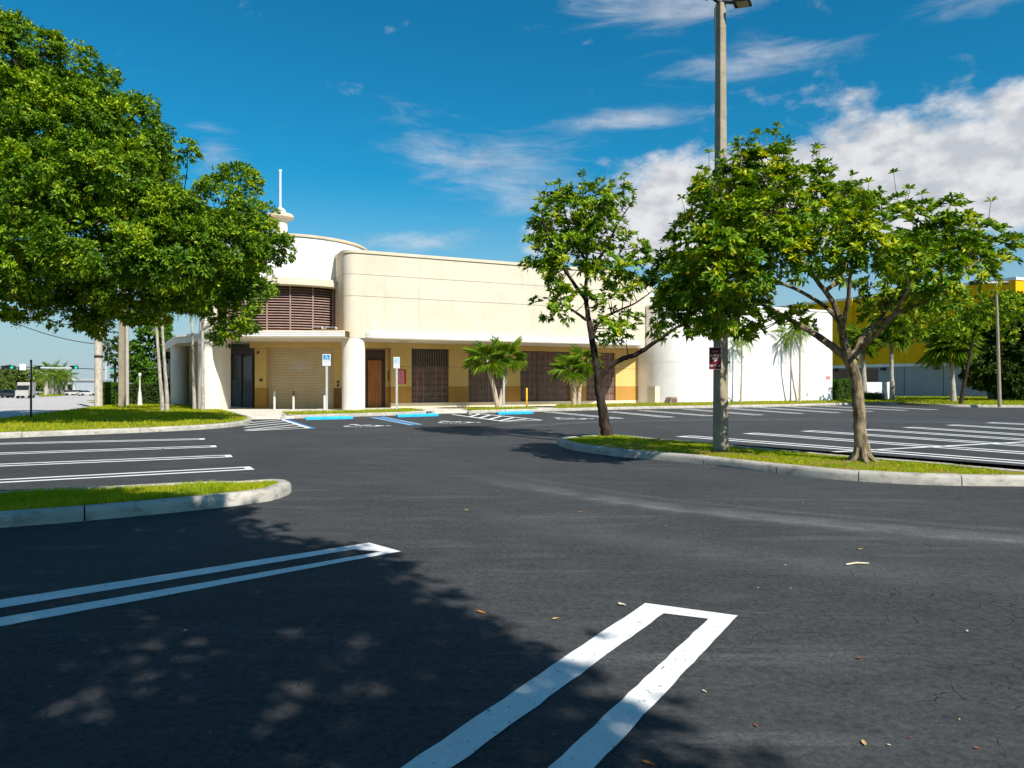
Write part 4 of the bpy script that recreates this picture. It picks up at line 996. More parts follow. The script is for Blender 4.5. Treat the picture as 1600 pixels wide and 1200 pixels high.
# boulder like box against the white wing
bx = empty('utility_box', bw(upx(1047, .5), .55, .2)[:], math.radians(25)); tag(bx, 'leaning brown grey utility box at the foot of the white wall', 'utility box')
mb = MB(); mb.add([(-.36, -.3, -.05), (.3, -.3, -.05), (.3, .3, -.05), (-.36, .3, -.05), (-.12, -.26, .43), (.27, -.26, .45), (.27, .26, .45), (-.14, .26, .43)], [(0, 3, 2, 1), (4, 5, 6, 7), (0, 1, 5, 4), (1, 2, 6, 5), (2, 3, 7, 6), (3, 0, 4, 7)])
mb.build('body', pmat('brown_grey_box', (.22, .17, .12), .8, .2, 5, .3, 20), bx); MB().box(-.1, .24, -.29, -.24, .1, .35).build('access_panel', BROWN, bx)
st = empty('tree_stake', bw(upx(1146, .8), .8, .2)[:]); tag(st, 'dark leaning stake with a black foot beside the light pole', 'stake')
MB().tube([(0, 0, 0), (-.45, .1, .55)], .03, 8).build('stake_rod', BLACKM, st); MB().box(-.1, .32, -.08, .1, -.02, .08, .02).build('stake_foot', BLACKM, st)

# street side poles
def upole(px0, px1, pyb, Y, top, label, mat, name='utility_pole', taper=.8, collar=None):
    c = P((px0+px1)/2, pyb, Y); r = empty(name, (c.x, c.y, .1)); tag(r, label, 'utility pole')
    w = (px1-px0)/F*Y/2; h = H+(600-top)/F*Y
    if mat is POLEC: sq(-.1, h, w*.95, w*taper*.95).build('shaft', mat, r)
    else: MB().tube([(0, 0, -.1), (0, 0, h*.5), (0, 0, h)], [w, w*(1+taper)/2, w*taper], 14).build('shaft', mat, r, smooth=True)
    if collar: MB().lathe([(w*1.06, collar), (w*1.06, collar+.12)], (0, 0), 14).build('band', BLACKM, r)
    return r
WOODP = bark_mat('weathered_wood', (.40, .34, .27), (.58, .52, .44))
upole(148, 160, 634.5, 43.0, 330, 'weathered round wooden utility pole nearest the street', WOODP, taper=.72, collar=2.9)
upole(186.5, 195.5, 634, 42.0, 330, 'square pale concrete pole left of its darker neighbour', POLEC)
upole(195.8, 201.5, 633, 45.0, 340, 'square concrete pole standing just behind the paler concrete pole', concrete_mat('pole_concrete_grey', (.42, .40, .37), .3))
sp_ = upole(164.2, 167, 622, 74, 500, 'thin grey signal mast beyond the wooden pole', GALV, 'signal_mast', .9)
# traffic signals on a span wire
Ys = 74.0
wire = MB().tube([P(-120, 571, Ys), P(20, 573.5, Ys), P(100, 574.5, Ys), P(165, 577.5, Ys)], .045, 6).build('span_wire', BLACKM); tag(wire, 'thin black span wire carrying the traffic signals over the street', 'cable')
mk = MB().tube([P(64, 574.6, Ys-.3), P(112, 575.4, Ys-.3)], .09, 8).build('signal_bar', GALV); tag(mk, 'pale horizontal bar between the middle and right traffic signals', 'signal bar')
GREEN = bpy.data.materials.new('signal_green'); GREEN.use_nodes = True
gb = GREEN.node_tree.nodes['Principled BSDF']; gb.inputs['Base Color'].default_value = (.0, .45, .28, 1); gb.inputs['Emission Color'].default_value = (.0, .9, .5, 1); gb.inputs['Emission Strength'].default_value = .5
for px, w, lab in ((13, 20, 'leftmost traffic signal on the span wire showing green'), (65, 12, 'middle traffic signal on the span wire before the palms showing green'), (116, 11, 'traffic signal on the span wire nearest the wooden pole')):
    c = P(px, 574, Ys); hw = w/F*Ys/2; r = empty('traffic_signal', c[:]); tag(r, lab, 'traffic signal', 'traffic signals over the street')
    MB().box(-hw, hw, -.1, .15, -.17, .17, .03).build('housing', BLACKM, r)
    for k, m_ in enumerate((BLACKM, BLACKM, GREEN)):
        x = -hw+2*hw*(k+.5)/3; MB().tube([(x, -.1, 0), (x, -.16, 0)], .13, 14).build('lens', m_, r)
        MB().box(x-.15, x+.15, -.3, -.1, .13, .15).build('visor', BLACKM, r)
c = P(35.5, 573.5, Ys-.2); r = empty('lane_sign', c[:]); tag(r, 'square white lane sign hanging between two traffic signals', 'sign'); MB().box(-.3, .3, -.02, .02, -.3, .3).build('plate', SIGNW, r); MB().box(-.03, .03, .02, .05, -.3, .36).build('hanger', GALV, r)
c = P(175.5, 578.5, 70); r = empty('street_sign', c[:]); tag(r, 'green street name sign beside the concrete poles', 'sign'); MB().box(-.3, .3, -.02, .02, -.17, .17).build('plate', SIGNG, r)
mb = MB(); scribble(mb, -.22, .22, 0, .12, lambda x, z: (x, -.024, z)); mb.build('lettering', SIGNW, r)
MB().box(-.62, -.3, -.02, .02, -.02, .02).build('bracket', GALV, r)
c = G(48.5, 655, .1); r = empty('sign_post', c[:]); tag(r, 'thin dark sign post seen edge on at the lawn corner', 'sign post')
hpost = H+(600-562)/F*c.y-.1
MB().box(-.025, .025, -.03, .03, -.1, hpost).build('post', BLACKM, r); MB().box(-.012, .012, -.05, .05, hpost-.75, hpost-.1).build('plate', GALV, r)
for (a, b, lab) in (((-60, 462, 40), (156, 538, 43), 'black utility cable sagging from the wooden pole to the left'), ((-60, 440, 40), (157, 515, 43), 'upper thin utility cable running left from the wooden pole'), ((156, 532, 43), (190, 560, 72), 'thin cable running from the wooden pole to the far mast')):
    A_, B_ = P(*a), P(*b); mbw = MB().tube([A_.lerp(B_, t)-Vector((0, 0, .5*4*t*(1-t))) for t in np.linspace(0, 1, 12)], .028, 6)
    o = mbw.build('cable', BLACKM); tag(o, lab, 'cable')

# ------------------------------------------------------------------ far cars
CARP = [pmat('car_paint', c, .3, .04, 2, spec=.5) for c in ((.05, .09, .13), (.02, .025, .03), (.45, .45, .44), (.25, .27, .29), (.40, .38, .34))]
TYRE = pmat('tyre_rubber', (.015, .015, .015), .9, .1, 5)
def car(px, py, rz, mi, label, kind='car', s=1.0):
    c = G(px, py, .02); r = empty('parked_car', c[:], math.radians(rz)); r.scale = (s, s, s); s = 1.0; tag(r, label, 'car' if kind == 'car' else 'truck', 'cars along the far street')
    L, Wd = 4.5*s, 1.8*s
    if kind == 'car':
        lo = [(-L/2, .35), (-L/2, .8), (-L*.42, .95), (-L*.2, .98), (L*.2, .95), (L*.45, .8), (L/2, .6), (L/2, .35)]; hi = [(-L*.36, .94), (-L*.27, 1.4), (-L*.02, 1.45), (L*.2, .95)]
    else:
        lo = [(-L/2, .4), (-L/2, 2.6), (L*.22, 2.6), (L*.24, 1.5), (L/2, 1.2), (L/2, .4)]; hi = [(L*.225, 1.52), (L*.23, 2.1), (L*.32, 2.05), (L*.4, 1.4)]
    def side(pr, w):
        mb = MB(); n = len(pr); vs = [(x, -w, z) for x, z in pr]+[(x, w, z) for x, z in pr]
        return mb.add(vs, [tuple(range(n)), tuple(reversed(range(n, 2*n)))]+[(i, i+n, (i+1) % n+n, (i+1) % n) for i in range(n)])
    side(lo, Wd/2).build('body', CARP[mi], r); side(hi, Wd*.44).build('windows', GLASSD, r)
    if kind == 'car': MB().box(-L*.26, -L*.03, -Wd*.4, Wd*.4, 1.4, 1.47, .02).build('roof', CARP[mi], r)
    for x in (-L*.31, L*.3):
        for y in (-1, 1): MB().tube([(x, y*(Wd/2-.2), .32), (x, y*(Wd/2+.01), .32)], .32, 16).build('wheel', TYRE, r)
car(4, 621.5, 12, 0, 'blue car at the far left edge under the trees', s=.55); car(20, 621.5, 8, 1, 'dark car parked left of the cream truck', s=.55); car(53, 617, 10, 3, 'grey car half behind the thin sign post', s=.5)
car(40, 622, -70, 4, 'cream box truck under the trees across the street', 'truck', .62)
car(110, 617.6, 60, 2, 'white car waiting at the far end of the street median', s=.45); car(123, 617.2, 70, 2, 'white car in the middle of the far street', s=.45); car(135, 618.2, 55, 2, 'white car furthest right on the far street by the wooden pole', s=.45)
med = strip('median', [G(60, 620), G(85, 619.5), G(105, 618)], [G(62, 617.2), G(85, 616.8), G(105, 616.8)], .02, .25, 6, .2, .1)
for i, (px, w, h, col) in enumerate(((20, 8, 3.2, (.70, .70, .68)), (98, 4, 2.0, (.42, .46, .48)))):
    c = G(px, 614.0, 0); r = empty('far_shop', (c.x, c.y, 0)); tag(r, ('low white shop behind the trees at the far left', 'low pale shop behind the street palms')[i], 'building')
    MB().box(-w/2, w/2, 0, 6, 0, h).build('wall', pmat('far_wall', col, .8, .05, 1), r); MB().box(-w/2-.2, w/2+.2, -.2, 6.2, h, h+.4).build('roof', GALV, r); MB().box(-w*.4, w*.4, -.04, .02, .4, h*.7).build('window', GLASSD, r)

# ================================================================== PALMS
def fan_frond(R=.85, n=20, arc_=2.7, pet=.32, w=.055):
    V, Fc = [], []
    def tri(*p): b = len(V); V.extend(p); Fc.extend([(b, b+1, b+2), (b, b+2, b+3)])
    for s in (-1, 1): tri((0, s*.012, 0), (pet, s*.006, .02), (pet, -s*.0, .035), (0, 0, .02))
    for i in range(n):
        a = -arc_/2+arc_*i/(n-1); l = R*(1-.28*abs(a)/(arc_/2))*random.uniform(.9, 1.08); d = Vector((math.cos(a), math.sin(a), 0)); sd = Vector((-d.y, d.x, 0))
        b = Vector((pet, 0, .03)); m_ = b+d*l*.55+Vector((0, 0, -.03)); t = b+d*l+Vector((0, 0, -.20*R-.10*random.random()))
        V0 = len(V); V.extend([tuple(b), tuple(m_+sd*w*.55+Vector((0, 0, .012))), tuple(t), tuple(m_-sd*w*.55+Vector((0, 0, .012)))])
        Fc.extend([(V0, V0+1, V0+2), (V0, V0+2, V0+3)])
    me = bpy.data.meshes.new('fan_frond'); me.from_pydata(V, [], Fc); me.materials.append(L_PALM); return me
def feather_frond(L=1.7, n=24, w=.04, ll=.42, droop=.55):
    V, Fc = [], []
    def pt(t): return Vector((L*t*(1-.12*t), 0, .25*L*t-droop*L*t*t))
    for i in range(n):
        t = .18+.82*i/(n-1); p = pt(t); tg = (pt(t+.02)-pt(t-.02)).normalized(); l = ll*math.sin(math.pi*min(1, .25+.8*t))*random.uniform(.85, 1.1)+.06
        for s in (-1, 1):
            d = (tg*.55+Vector((0, s*.8, -.25))).normalized(); m_ = p+d*l*.5; e = p+d*l+Vector((0, 0, -.18*l)); sd = tg*w*.5
            b = len(V); V.extend([tuple(p), tuple(m_+sd), tuple(e), tuple(m_-sd)]); Fc.extend([(b, b+1, b+2), (b, b+2, b+3)])
    for i in range(6):
        a, b_ = pt(i/6), pt((i+1)/6); r = .018*(1-i/7); b = len(V); V.extend([tuple(a+Vector((0, -r, 0))), tuple(b_+Vector((0, -r, 0))), tuple(b_+Vector((0, r, .01))), tuple(a+Vector((0, r, .01)))]); Fc.extend([(b, b+1, b+2), (b, b+2, b+3)])
    me = bpy.data.meshes.new('feather_frond'); me.from_pydata(V, [], Fc); me.materials.append(L_PALM); return me
FANS = [fan_frond(), fan_frond(.95, 18, 2.9), fan_frond(.78, 20, 2.5)]
FEATH = [feather_frond(), feather_frond(1.5, 22, .045, .38, .75)]
def palm(name, label, group, pts, r0, r1, meshes, nf, scale, barkm, lo=-.9, hi=1.35, seed=1, dead=0):
    random.seed(seed); base = Vector(pts[0]); r = empty(name, base[:]); tag(r, label, 'palm tree', group)
    pp, rr = smooth_path(pts, [r0*1.35]+[r0+(r1-r0)*i/(len(pts)-1) for i in range(1, len(pts))], 6, .06)
    MB().tube([p-base for p in pp], rr, 12).build('trunk', barkm, r, smooth=True)
    top = pp[-1]-base
    for i in range(nf):
        e = hi+(lo-hi)*((i+.5)/nf)**.85; a = i*2.39996+random.uniform(-.3, .3)
        o = bpy.data.objects.new('frond', meshes[i % len(meshes)]); COL.objects.link(o); o.parent = r; o.location = top
        o.rotation_euler = (random.uniform(-.35, .35), -e, a); k = scale*random.uniform(.85, 1.12); o.scale = (k, k, k)
    random.seed(99)
    return r
def pb_(px, v, z=.12): return bw(upx(px, v), v, z)
def pz(px, py, v): w = bw(upx(px, v), v); return P(px, py, w.y)
V1 = 1.0
palm('fan_palm', 'left trunk of the twin fan palms beside the yellow bollard', 'fan palms along the shop front', [pb_(778, V1), pz(771, 605, V1), pz(764, 578, V1), pz(762, 562, V1)], .12, .09, FANS, 14, 1.28, PALMB, -.75, 1.4, 3)
palm('fan_palm', 'right slanting trunk of the twin fan palms behind the small sign', 'fan palms along the shop front', [pb_(780, V1+.1), pz(785, 610, V1), pz(791, 580, V1), pz(795, 560, V1)], .11, .085, FANS, 13, 1.22, PALMB, -.75, 1.35, 5)
palm('fan_palm', 'left short fan palm before the wide gate, beside the dark tree', 'fan palms along the shop front', [pb_(897, V1), pz(897, 612, V1), pz(893, 595, V1), pz(890, 578, V1)], .12, .10, FANS, 12, 1.15, PALMB, -.7, 1.3, 8)
palm('fan_palm', 'fan palm partly behind the dark tree trunk', 'fan palms along the shop front', [pb_(904, V1), pz(906, 608, V1), pz(910, 585, V1), pz(916, 566, V1)], .11, .09, FANS, 12, 1.2, PALMB, -.8, 1.3, 9)
palm('feather_palm', 'slender palm in front of the white wall just right of the light pole', 'slender palms along the white wall', [pb_(1157, .7, .2), pz(1159, 580, .7), pz(1159, 545, .7), pz(1158, 528, .7)], .06, .05, FEATH, 12, .9, PALMB, -.8, 1.1, 4)
palm('feather_palm', 'slender curved palm leaning left before the white wall', 'slender palms along the white wall', [pb_(1246, .7, .2), pz(1240, 600, .7), pz(1235.5, 565, .7), pz(1235, 520, .7)], .065, .05, FEATH, 13, .95, PALMB, -.8, 1.1, 11)
palm('feather_palm', 'slender straight palm before the white wall near its end', 'slender palms along the white wall', [pb_(1249.5, .7, .2), pz(1250, 580, .7), pz(1251, 510, .7)], .08, .06, FEATH, 14, 1.05, PALMB, -.9, 1.1, 12)
# shrubs that throw the spiky shadows on the white wall
for i, (px, sc_, lab) in enumerate(((1096, .8, 'small palm shrub against the white wall left of the light pole'), (1190, .95, 'small palm shrub against the white wall right of the light pole'))):
    pass
def lpalm(px, pyb, pxt, pyt, Y, label, seed):
    b = P(px, pyb, Y); b.z = .12; t = P(pxt, pyt, Y)
    return palm('tall_palm', label, 'tall palms on the entrance lawn', [b, b.lerp(t, .4), b.lerp(t, .75), t], .078, .058, FEATH, 12, 1.1, PALMG, -.8, 1.1, seed)
lpalm(254, 645, 240, 452, 36.0, 'leftmost slanting slim palm on the entrance lawn', 21)
lpalm(262, 645, 250, 455, 36.4, 'slim slanting palm second from the left on the lawn', 22)
lpalm(304, 641, 298.5, 458, 38.5, 'slim palm left of the dark trunked palm at the entrance', 23)
lpalm(317, 643, 316, 462, 36.2, 'dark trunked palm beside the white entrance pier', 24)
# sabal palms on the right
def rp(px, pyb, pxt, pyt, Y, label, seed, sc_, nf=24, r=.16):
    b = P(px, pyb, Y); b.z = .18; t = P(pxt, pyt, Y)
    return palm('cabbage_palm', label, 'cabbage palms by the yellow building', [b, b.lerp(t, .5), t], r, r*.8, FANS, nf, sc_, PALMG, -.9, 1.4, seed)
rp(1490, 631, 1486, 540, 53, 'cabbage palm with a broad drooping crown before the yellow wall', 31, 1.95, 30)
rp(1394, 628, 1392, 520, 58, 'cabbage palm right of the white fence', 32, 1.7, 24)
rp(1350, 627, 1348, 535, 58, 'cabbage palm behind the pale tree trunk', 33, 1.5, 22, .2)
# far street palms
for i, (px, top) in enumerate(((72, 584), (80, 578), (86, 590), (94, 580), (103, 588))):
    Y = 88+i*1.5; b = P(px, 616, Y); b.z = .1; t = P(px, top, Y)
    palm('street_palm', ('leftmost', 'second', 'third', 'fourth', 'rightmost')[i]+' of the five bushy palms on the street median', 'palms on the street median', [b, b.lerp(t, .5), t], .22, .2, FEATH, 16, 1.35, PALMG, -.9, 1.2, 40+i)

# ================================================================== TREES
def pblob(Y, px, py, rx, ry, dY=0.0, rd=None, k_=1.0):
    """a crown lobe: measured centre and half-size in the photo, at distance Y+dY"""
    y = Y+dY; k = y/F*k_; c = P(px, py, y); return (c[:], (rx*k, (rd if rd else (rx+ry)/2)*k, ry*k))
# right tree on the island
Y0 = G(1347, 721, .13).y
def lim(Y, pts): return [P(x, y, Y+d) for x, y, d in pts]
base = G(1347, 721, .13); base.z = .10
k = Y0/F
limbs = [
    ([base, *lim(Y0, [(1346, 690, 0), (1342, 640, 0), (1336, 590, 0), (1326, 560, 0)])], [.135, .108, .10, .097, .10]),
    (lim(Y0, [(1327, 562, 0), (1305, 545, .1), (1270, 520, .3), (1235, 500, .5), (1190, 475, .8), (1140, 455, 1.0), (1090, 450, 1.1)]), [.085, .068, .056, .044, .034, .024, .014]),
    (lim(Y0, [(1326, 562, 0), (1318, 530, -.1), (1312, 500, -.2), (1300, 470, -.3), (1270, 430, -.5), (1245, 390, -.6), (1235, 330, -.7)]), [.085, .07, .056, .045, .034, .023, .014]),
    (lim(Y0, [(1313, 505, -.2), (1290, 480, .2), (1250, 455, .5), (1200, 430, .6), (1165, 380, .6), (1150, 310, .6)]), [.045, .037, .03, .025, .018, .012]),
    (lim(Y0, [(1334, 560, 0), (1348, 530, .2), (1372, 500, .5), (1395, 465, .7), (1420, 420, .9), (1440, 370, 1.0)]), [.08, .065, .052, .038, .026, .014]),
    (lim(Y0, [(1366, 508, .4), (1410, 485, .0), (1450, 470, -.4), (1490, 440, -.6), (1530, 405, -.7)]), [.04, .033, .026, .018, .012]),
    (lim(Y0, [(1316, 520, -.15), (1325, 470, -.7), (1330, 420, -1.0), (1345, 360, -1.1)]), [.045, .034, .024, .013]),
    (lim(Y0, [(1290, 455, -.4), (1320, 420, .5), (1330, 350, .9)]), [.04, .03, .015]),
    (lim(Y0, [(1345, 545, .1), (1390, 500, -.8), (1420, 450, -1.3)]), [.05, .035, .018])]
bl = [pblob(Y0, *a) for a in (
    (1185, 280, 62, 42, .3), (1140, 320, 62, 55, .6), (1100, 385, 62, 55, .5), (1060, 440, 45, 45, .7), (1050, 500, 34, 34, .9), (1100, 480, 50, 40, .3), (1130, 440, 70, 55, -.6),
    (1215, 345, 80, 55, -.7), (1180, 400, 70, 55, -1.2), (1255, 300, 50, 38, .2), (1300, 325, 62, 45, .6), (1330, 310, 32, 30, -.4), (1280, 380, 75, 50, -1.0), (1350, 385, 60, 55, -.9),
    (1400, 350, 48, 36, .5), (1455, 340, 52, 38, .2), (1505, 365, 48, 42, .2), (1440, 410, 62, 45, -.6), (1500, 420, 55, 40, -.3), (1545, 395, 32, 28, .1), (1575, 385, 14, 14, 0), (1390, 450, 45, 35, .6), (1465, 460, 45, 22, -.4), (1175, 500, 40, 30, .4), (1148, 505, 30, 18, .2), (1175, 240, 22, 18, .2), (1235, 500, 32, 20, .4), (1385, 495, 40, 22, .5), (1128, 290, 42, 38, -.5), (1124, 360, 50, 42, -.9), (1118, 430, 50, 42, -.9), (1122, 485, 36, 30, -.5), (1080, 450, 50, 50, .2), (1150, 470, 50, 38, .6), (1160, 360, 55, 50, .7), (1200, 300, 50, 40, .2), (1090, 410, 45, 45, -.3), (1250, 350, 60, 40, .7), (1410, 400, 55, 42, .8), (1480, 390, 50, 36, .8))]
make_tree('shade_tree', 'pale trunked tree with spreading yellow green crown on the right island', 'trees on the right island', base[:], limbs, bl, L_RIGHT, BARK, n=12, L=.125, Wd=.042, per_m2=6.4, sub_r=.20, per_clump=6, tmin=.65, tmax=1.55, up=.55, qa=.4, tips=120, shell=.45, twig_r=.009)
mbx = MB()
tr = [o for o in bpy.data.objects if o.name.startswith('shade_tree')][0]
for a in np.linspace(0, 2*math.pi, 7)[:-1]:
    d = Vector((math.cos(a+.3), math.sin(a+.3), 0)); MB().tube([Vector((0, 0, .34))+d*.06, Vector((0, 0, .13))+d*.115, Vector((0, 0, .035))+d*(.19+random.uniform(0, .08)), Vector((0, 0, .0))+d*(.32+random.uniform(0, .25))], [.06, .05, .032, .012], 8).build('root', BARK, tr, smooth=True)
# middle, dark trunked tree
base = G(949, 681, .13); Y1 = base.y; base.z = .1
limbs = [
    ([base, *lim(Y1, [(943, 650, 0), (937, 615, 0), (934, 585, 0)])], [.17, .125, .11, .105]),
    (lim(Y1, [(934, 590, 0), (930, 560, 0), (925, 530, 0), (920, 500, .1), (915, 460, .3), (917, 420, .5), (915, 370, .6), (910, 320, .7)]), [.10, .09, .08, .07, .055, .04, .028, .014]),
    (lim(Y1, [(936, 592, 0), (950, 575, -.1), (970, 562, -.2), (995, 553, -.4), (1020, 537, -.6), (1045, 520, -.8), (1075, 500, -1.0)]), [.085, .07, .065, .06, .05, .04, .02]),
    (lim(Y1, [(925, 530, 0), (935, 505, .3), (955, 490, .5), (990, 475, .7), (1022, 453, .9)]), [.05, .042, .034, .024, .012]),
    (lim(Y1, [(917, 470, .2), (895, 440, -.4), (870, 400, -.8), (850, 350, -1.0)]), [.06, .045, .03, .015]),
    (lim(Y1, [(917, 430, .4), (945, 390, .2), (965, 350, .1), (985, 320, 0)]), [.05, .035, .022, .012]),
    (lim(Y1, [(916, 500, .1), (895, 485, -.6), (875, 475, -.9)]), [.04, .03, .015]),
    (lim(Y1, [(917, 410, .4), (890, 360, .9), (880, 315, 1.2)]), [.04, .028, .012])]
bl = [pblob(Y1, *a) for a in ((865, 325, 36, 24, 0), (840, 365, 24, 36, 0), (880, 370, 42, 40, -.4), (925, 320, 38, 28, .2), (960, 310, 24, 18, .4), (915, 360, 45, 42, .8), (955, 360, 30, 28, 0), (850, 410, 28, 24, -.2), (890, 425, 40, 24, -.6), (940, 405, 30, 24, -.2), (985, 380, 18, 18, .3), (895, 470, 34, 24, -.5), (865, 480, 20, 12, -.5), (1000, 430, 26, 26, .3), (975, 430, 24, 26, 0), (955, 475, 28, 20, .2), (945, 515, 22, 20, 0), (980, 515, 30, 14, .2), (1060, 490, 40, 40, -1.0), (905, 400, 40, 30, .5), (1005, 405, 16, 14, .4))]
make_tree('shade_tree', 'dark forked tree with a tall ragged crown at the island tip', 'trees on the right island', base[:], limbs, bl, L_RIGHT, BARKD, n=11, L=.17, Wd=.056, per_m2=3.6, sub_r=.27, per_clump=6, tmin=.65, tmax=1.55, up=.55, qa=.4, tips=50, shell=.4, twig_r=.012)
# big left tree (trunk out of frame)
YB = 25.0
base = Vector((P(-190, 600, YB).x, YB, .0))
limbs = [([base, *lim(YB, [(-185, 560, 0), (-180, 480, 0), (-170, 430, 0)])], [.36, .3, .28, .27]),
         (lim(YB, [(-172, 450, 0), (-100, 410, 0), (0, 390, 0), (120, 400, -.3), (250, 420, -.5), (360, 430, -.6)]), [.2, .16, .13, .1, .06, .03]),
         (lim(YB, [(-170, 440, 0), (-90, 330, .5), (20, 260, .8), (140, 240, 1), (250, 280, 1.2), (350, 340, 1.0)]), [.2, .16, .12, .09, .06, .03]),
         (lim(YB, [(-170, 440, 0), (-140, 300, -.4), (-60, 180, -.6), (30, 110, -.8)]), [.2, .14, .1, .04]),
         (lim(YB, [(-60, 395, 0), (60, 330, -1.5), (180, 340, -2.2), (300, 380, -2.0)]), [.12, .09, .06, .03]),
         (lim(YB, [(20, 395, 0), (100, 440, .8), (200, 470, 1.4), (300, 490, 1.6)]), [.08, .06, .04, .02])]
bl = [pblob(YB, *a[:4], a[4]*1.35, None, .84 if a[4] <= .5 else 1.0) for a in ((35, 95, 85, 65, 0), (110, 130, 65, 55, .4), (130, 190, 85, 60, -.8), (205, 195, 55, 45, .3), (45, 190, 100, 75, -1.5), (60, 290, 110, 75, -2.4), (160, 275, 95, 60, -2.0), (222, 232, 40, 34, .2), (232, 315, 70, 52, -1.6), (292, 348, 54, 40, -.8), (355, 310, 48, 45, .4), (375, 285, 28, 22, .5), (390, 345, 36, 36, 0), (345, 380, 70, 48, -1.3), (415, 385, 40, 30, 0), (445, 395, 24, 18, 0), (260, 400, 90, 55, -2.0), (150, 385, 95, 60, -2.4), (40, 400, 90, 60, -2.4), (375, 440, 48, 32, -.6), (310, 460, 60, 32, -.8), (395, 465, 30, 24, -.2), (220, 470, 65, 34, -.6), (120, 475, 55, 35, -.4), (110, 490, 34, 22, -.2), (175, 505, 40, 16, 0), (20, 465, 50, 28, -.5), (5, 500, 22, 16, 0), (370, 500, 34, 18, -.3), (350, 515, 26, 12, 0), (-80, 180, 120, 120, 0), (-100, 330, 130, 120, -1), (-80, 450, 100, 60, 0), (150, 330, 150, 110, 1.6), (300, 400, 110, 70, 1.2), (50, 200, 120, 110, 1.8), (412, 338, 18, 15, .3), (290, 236, 11, 9, .2), (15, 40, 30, 22, .2), (250, 440, 90, 45, .8), (80, 430, 80, 45, .8))]
make_tree('large_shade_tree', 'large dense oak like tree filling the upper left of the view', None, base[:], limbs, bl, L_BIG, BARK, n=9, L=.155, Wd=.06, per_m2=2.7, sub_r=.42, per_clump=20, twig_max=1.8, shell=.62, twig_r=.012, up=.45, jit=.03)

# tree behind the camera whose shade falls on the foreground
GP = [G(*p) for p in ((-200, 772), (0, 771), (150, 784), (300, 799), (372, 794), (345, 826), (470, 858), (598, 884), (588, 908), (622, 930), (708, 970), (765, 1021), (860, 1052), (850, 1081), (912, 1092), (1005, 1168), (1040, 1215))]
GP += [Vector((1.0, 2.0, 0)), Vector((1.3, .6, 0)), Vector((.5, -1.2, 0)), Vector((-3, -1.8, 0)), Vector((-7.5, .5, 0)), Vector((-10, 5, 0)), Vector((-11, 8.6, 0))]
cot = math.cos(ELEV)/math.sin(ELEV)
q = poly_pts(GP, 56)
for hx, hy, hr in ((480, 995, .22), (560, 1062, .2), (245, 985, .18), (205, 1062, .25), (395, 1172, .22), (300, 1030, .14), (590, 1105, .16), (640, 1010, .14), (90, 1120, .16), (455, 1110, .12)):
    h_ = G(hx, hy); q = q[np.hypot(q[:, 0]-h_.x, q[:, 1]-h_.y) > hr*.95+.07]; m = len(q)
cen = np.array([-3.6, 4.2]); dn = np.linalg.norm((q-cen)/np.array([7.2, 5.6]), axis=1)
keepq = rng.random(m) < .98; q = q[keepq]; dn = dn[keepq]; m = len(q)
zz = 5.4+np.clip(1.15-dn, 0.1, 1)*3.4*rng.random(m)+rng.uniform(0, .5, m)
pos = np.column_stack([q[:, 0]+SH.x*cot*zz, q[:, 1]+SH.y*cot*zz, zz])
vis = (pos[:, 1] > .3) & ((pos[:, 2]-H) < .54*pos[:, 1]+.55)
pos = pos[~vis]
sb = Vector((4.2, -5.6, 0))
shr = empty('foreground_shade_tree', sb[:]); tag(shr, 'broad shade tree behind the viewer whose shadow covers the near asphalt', 'tree')
trunkp, trr = smooth_path([sb, sb+Vector((-.1, .1, 2)), sb+Vector((-.5, .3, 4.2))], [.32, .25, .2], 6, .1)
MB().tube([p-sb for p in trunkp], trr, 12).build('trunk', BARK, shr, smooth=True)
for t in ((-2.2, -4.5, 7), (.2, -1.2, 7.4), (-4.0, .8, 7.0), (-2.0, -1.0, 7.8), (1.0, -4.0, 7.5)):
    t = Vector(t); a = trunkp[-1]
    MB().tube([a-sb, a.lerp(t, .5)-sb+Vector((0, 0, .3)), t-sb], [.13, .09, .03], 7).build('limb', BARK, shr, smooth=True)
n_in = 7; cc = np.repeat(pos, n_in, 0)+rng.normal(size=(len(pos)*n_in, 3))*.20
vis = (cc[:, 1] > .2) & ((cc[:, 2]-H) < .54*cc[:, 1]+.35); cc = cc[~vis]
V, Fc = leaves(cc, unit(rng.normal(size=cc.shape)*.5+np.array([0, 0, 1.])), 8, .15, .06, .4, 1.5)
npmesh('crown', V-np.array(sb), Fc, L_BIG, shr)

# trees and bushes in the distance
def simple_tree(name, label, group, px, pyb, Y, blobs, leafm, L, Wd, per, sub, pc, trunk_r=.15, cat='tree', n=7):
    b = P(px, pyb, Y); b.z = .05; bs_ = [pblob(Y, *a) for a in blobs]; top = Vector(bs_[0][0])
    make_tree(name, label, group, b[:], [([b, b.lerp(top, .5), top], [trunk_r, trunk_r*.8, trunk_r*.5])], bs_, leafm, BARKD, n=n, L=L, Wd=Wd, per_m2=per, sub_r=sub, per_clump=pc, shell=.5, twigs=False, cat=cat)
simple_tree('bushy_tree', 'bright bushy tree behind the slim palms left of the portico', None, 228, 630, 56, ((228, 565, 26, 32, 0), (240, 535, 22, 26, 0), (215, 555, 18, 22, .5), (245, 510, 16, 22, .5), (232, 595, 24, 18, -.3), (238, 498, 14, 14, 0)), L_HEDGE, .34, .16, 2.2, .5, 6)
simple_tree('bushy_tree', 'dark sparse tree between the thin mast and concrete poles', None, 180, 628, 66, ((180, 560, 12, 20, 0), (176, 545, 8, 10, 0), (186, 540, 8, 12, 0), (178, 578, 10, 9, 0)), L_DARK, .30, .13, 1.8, .45, 5)
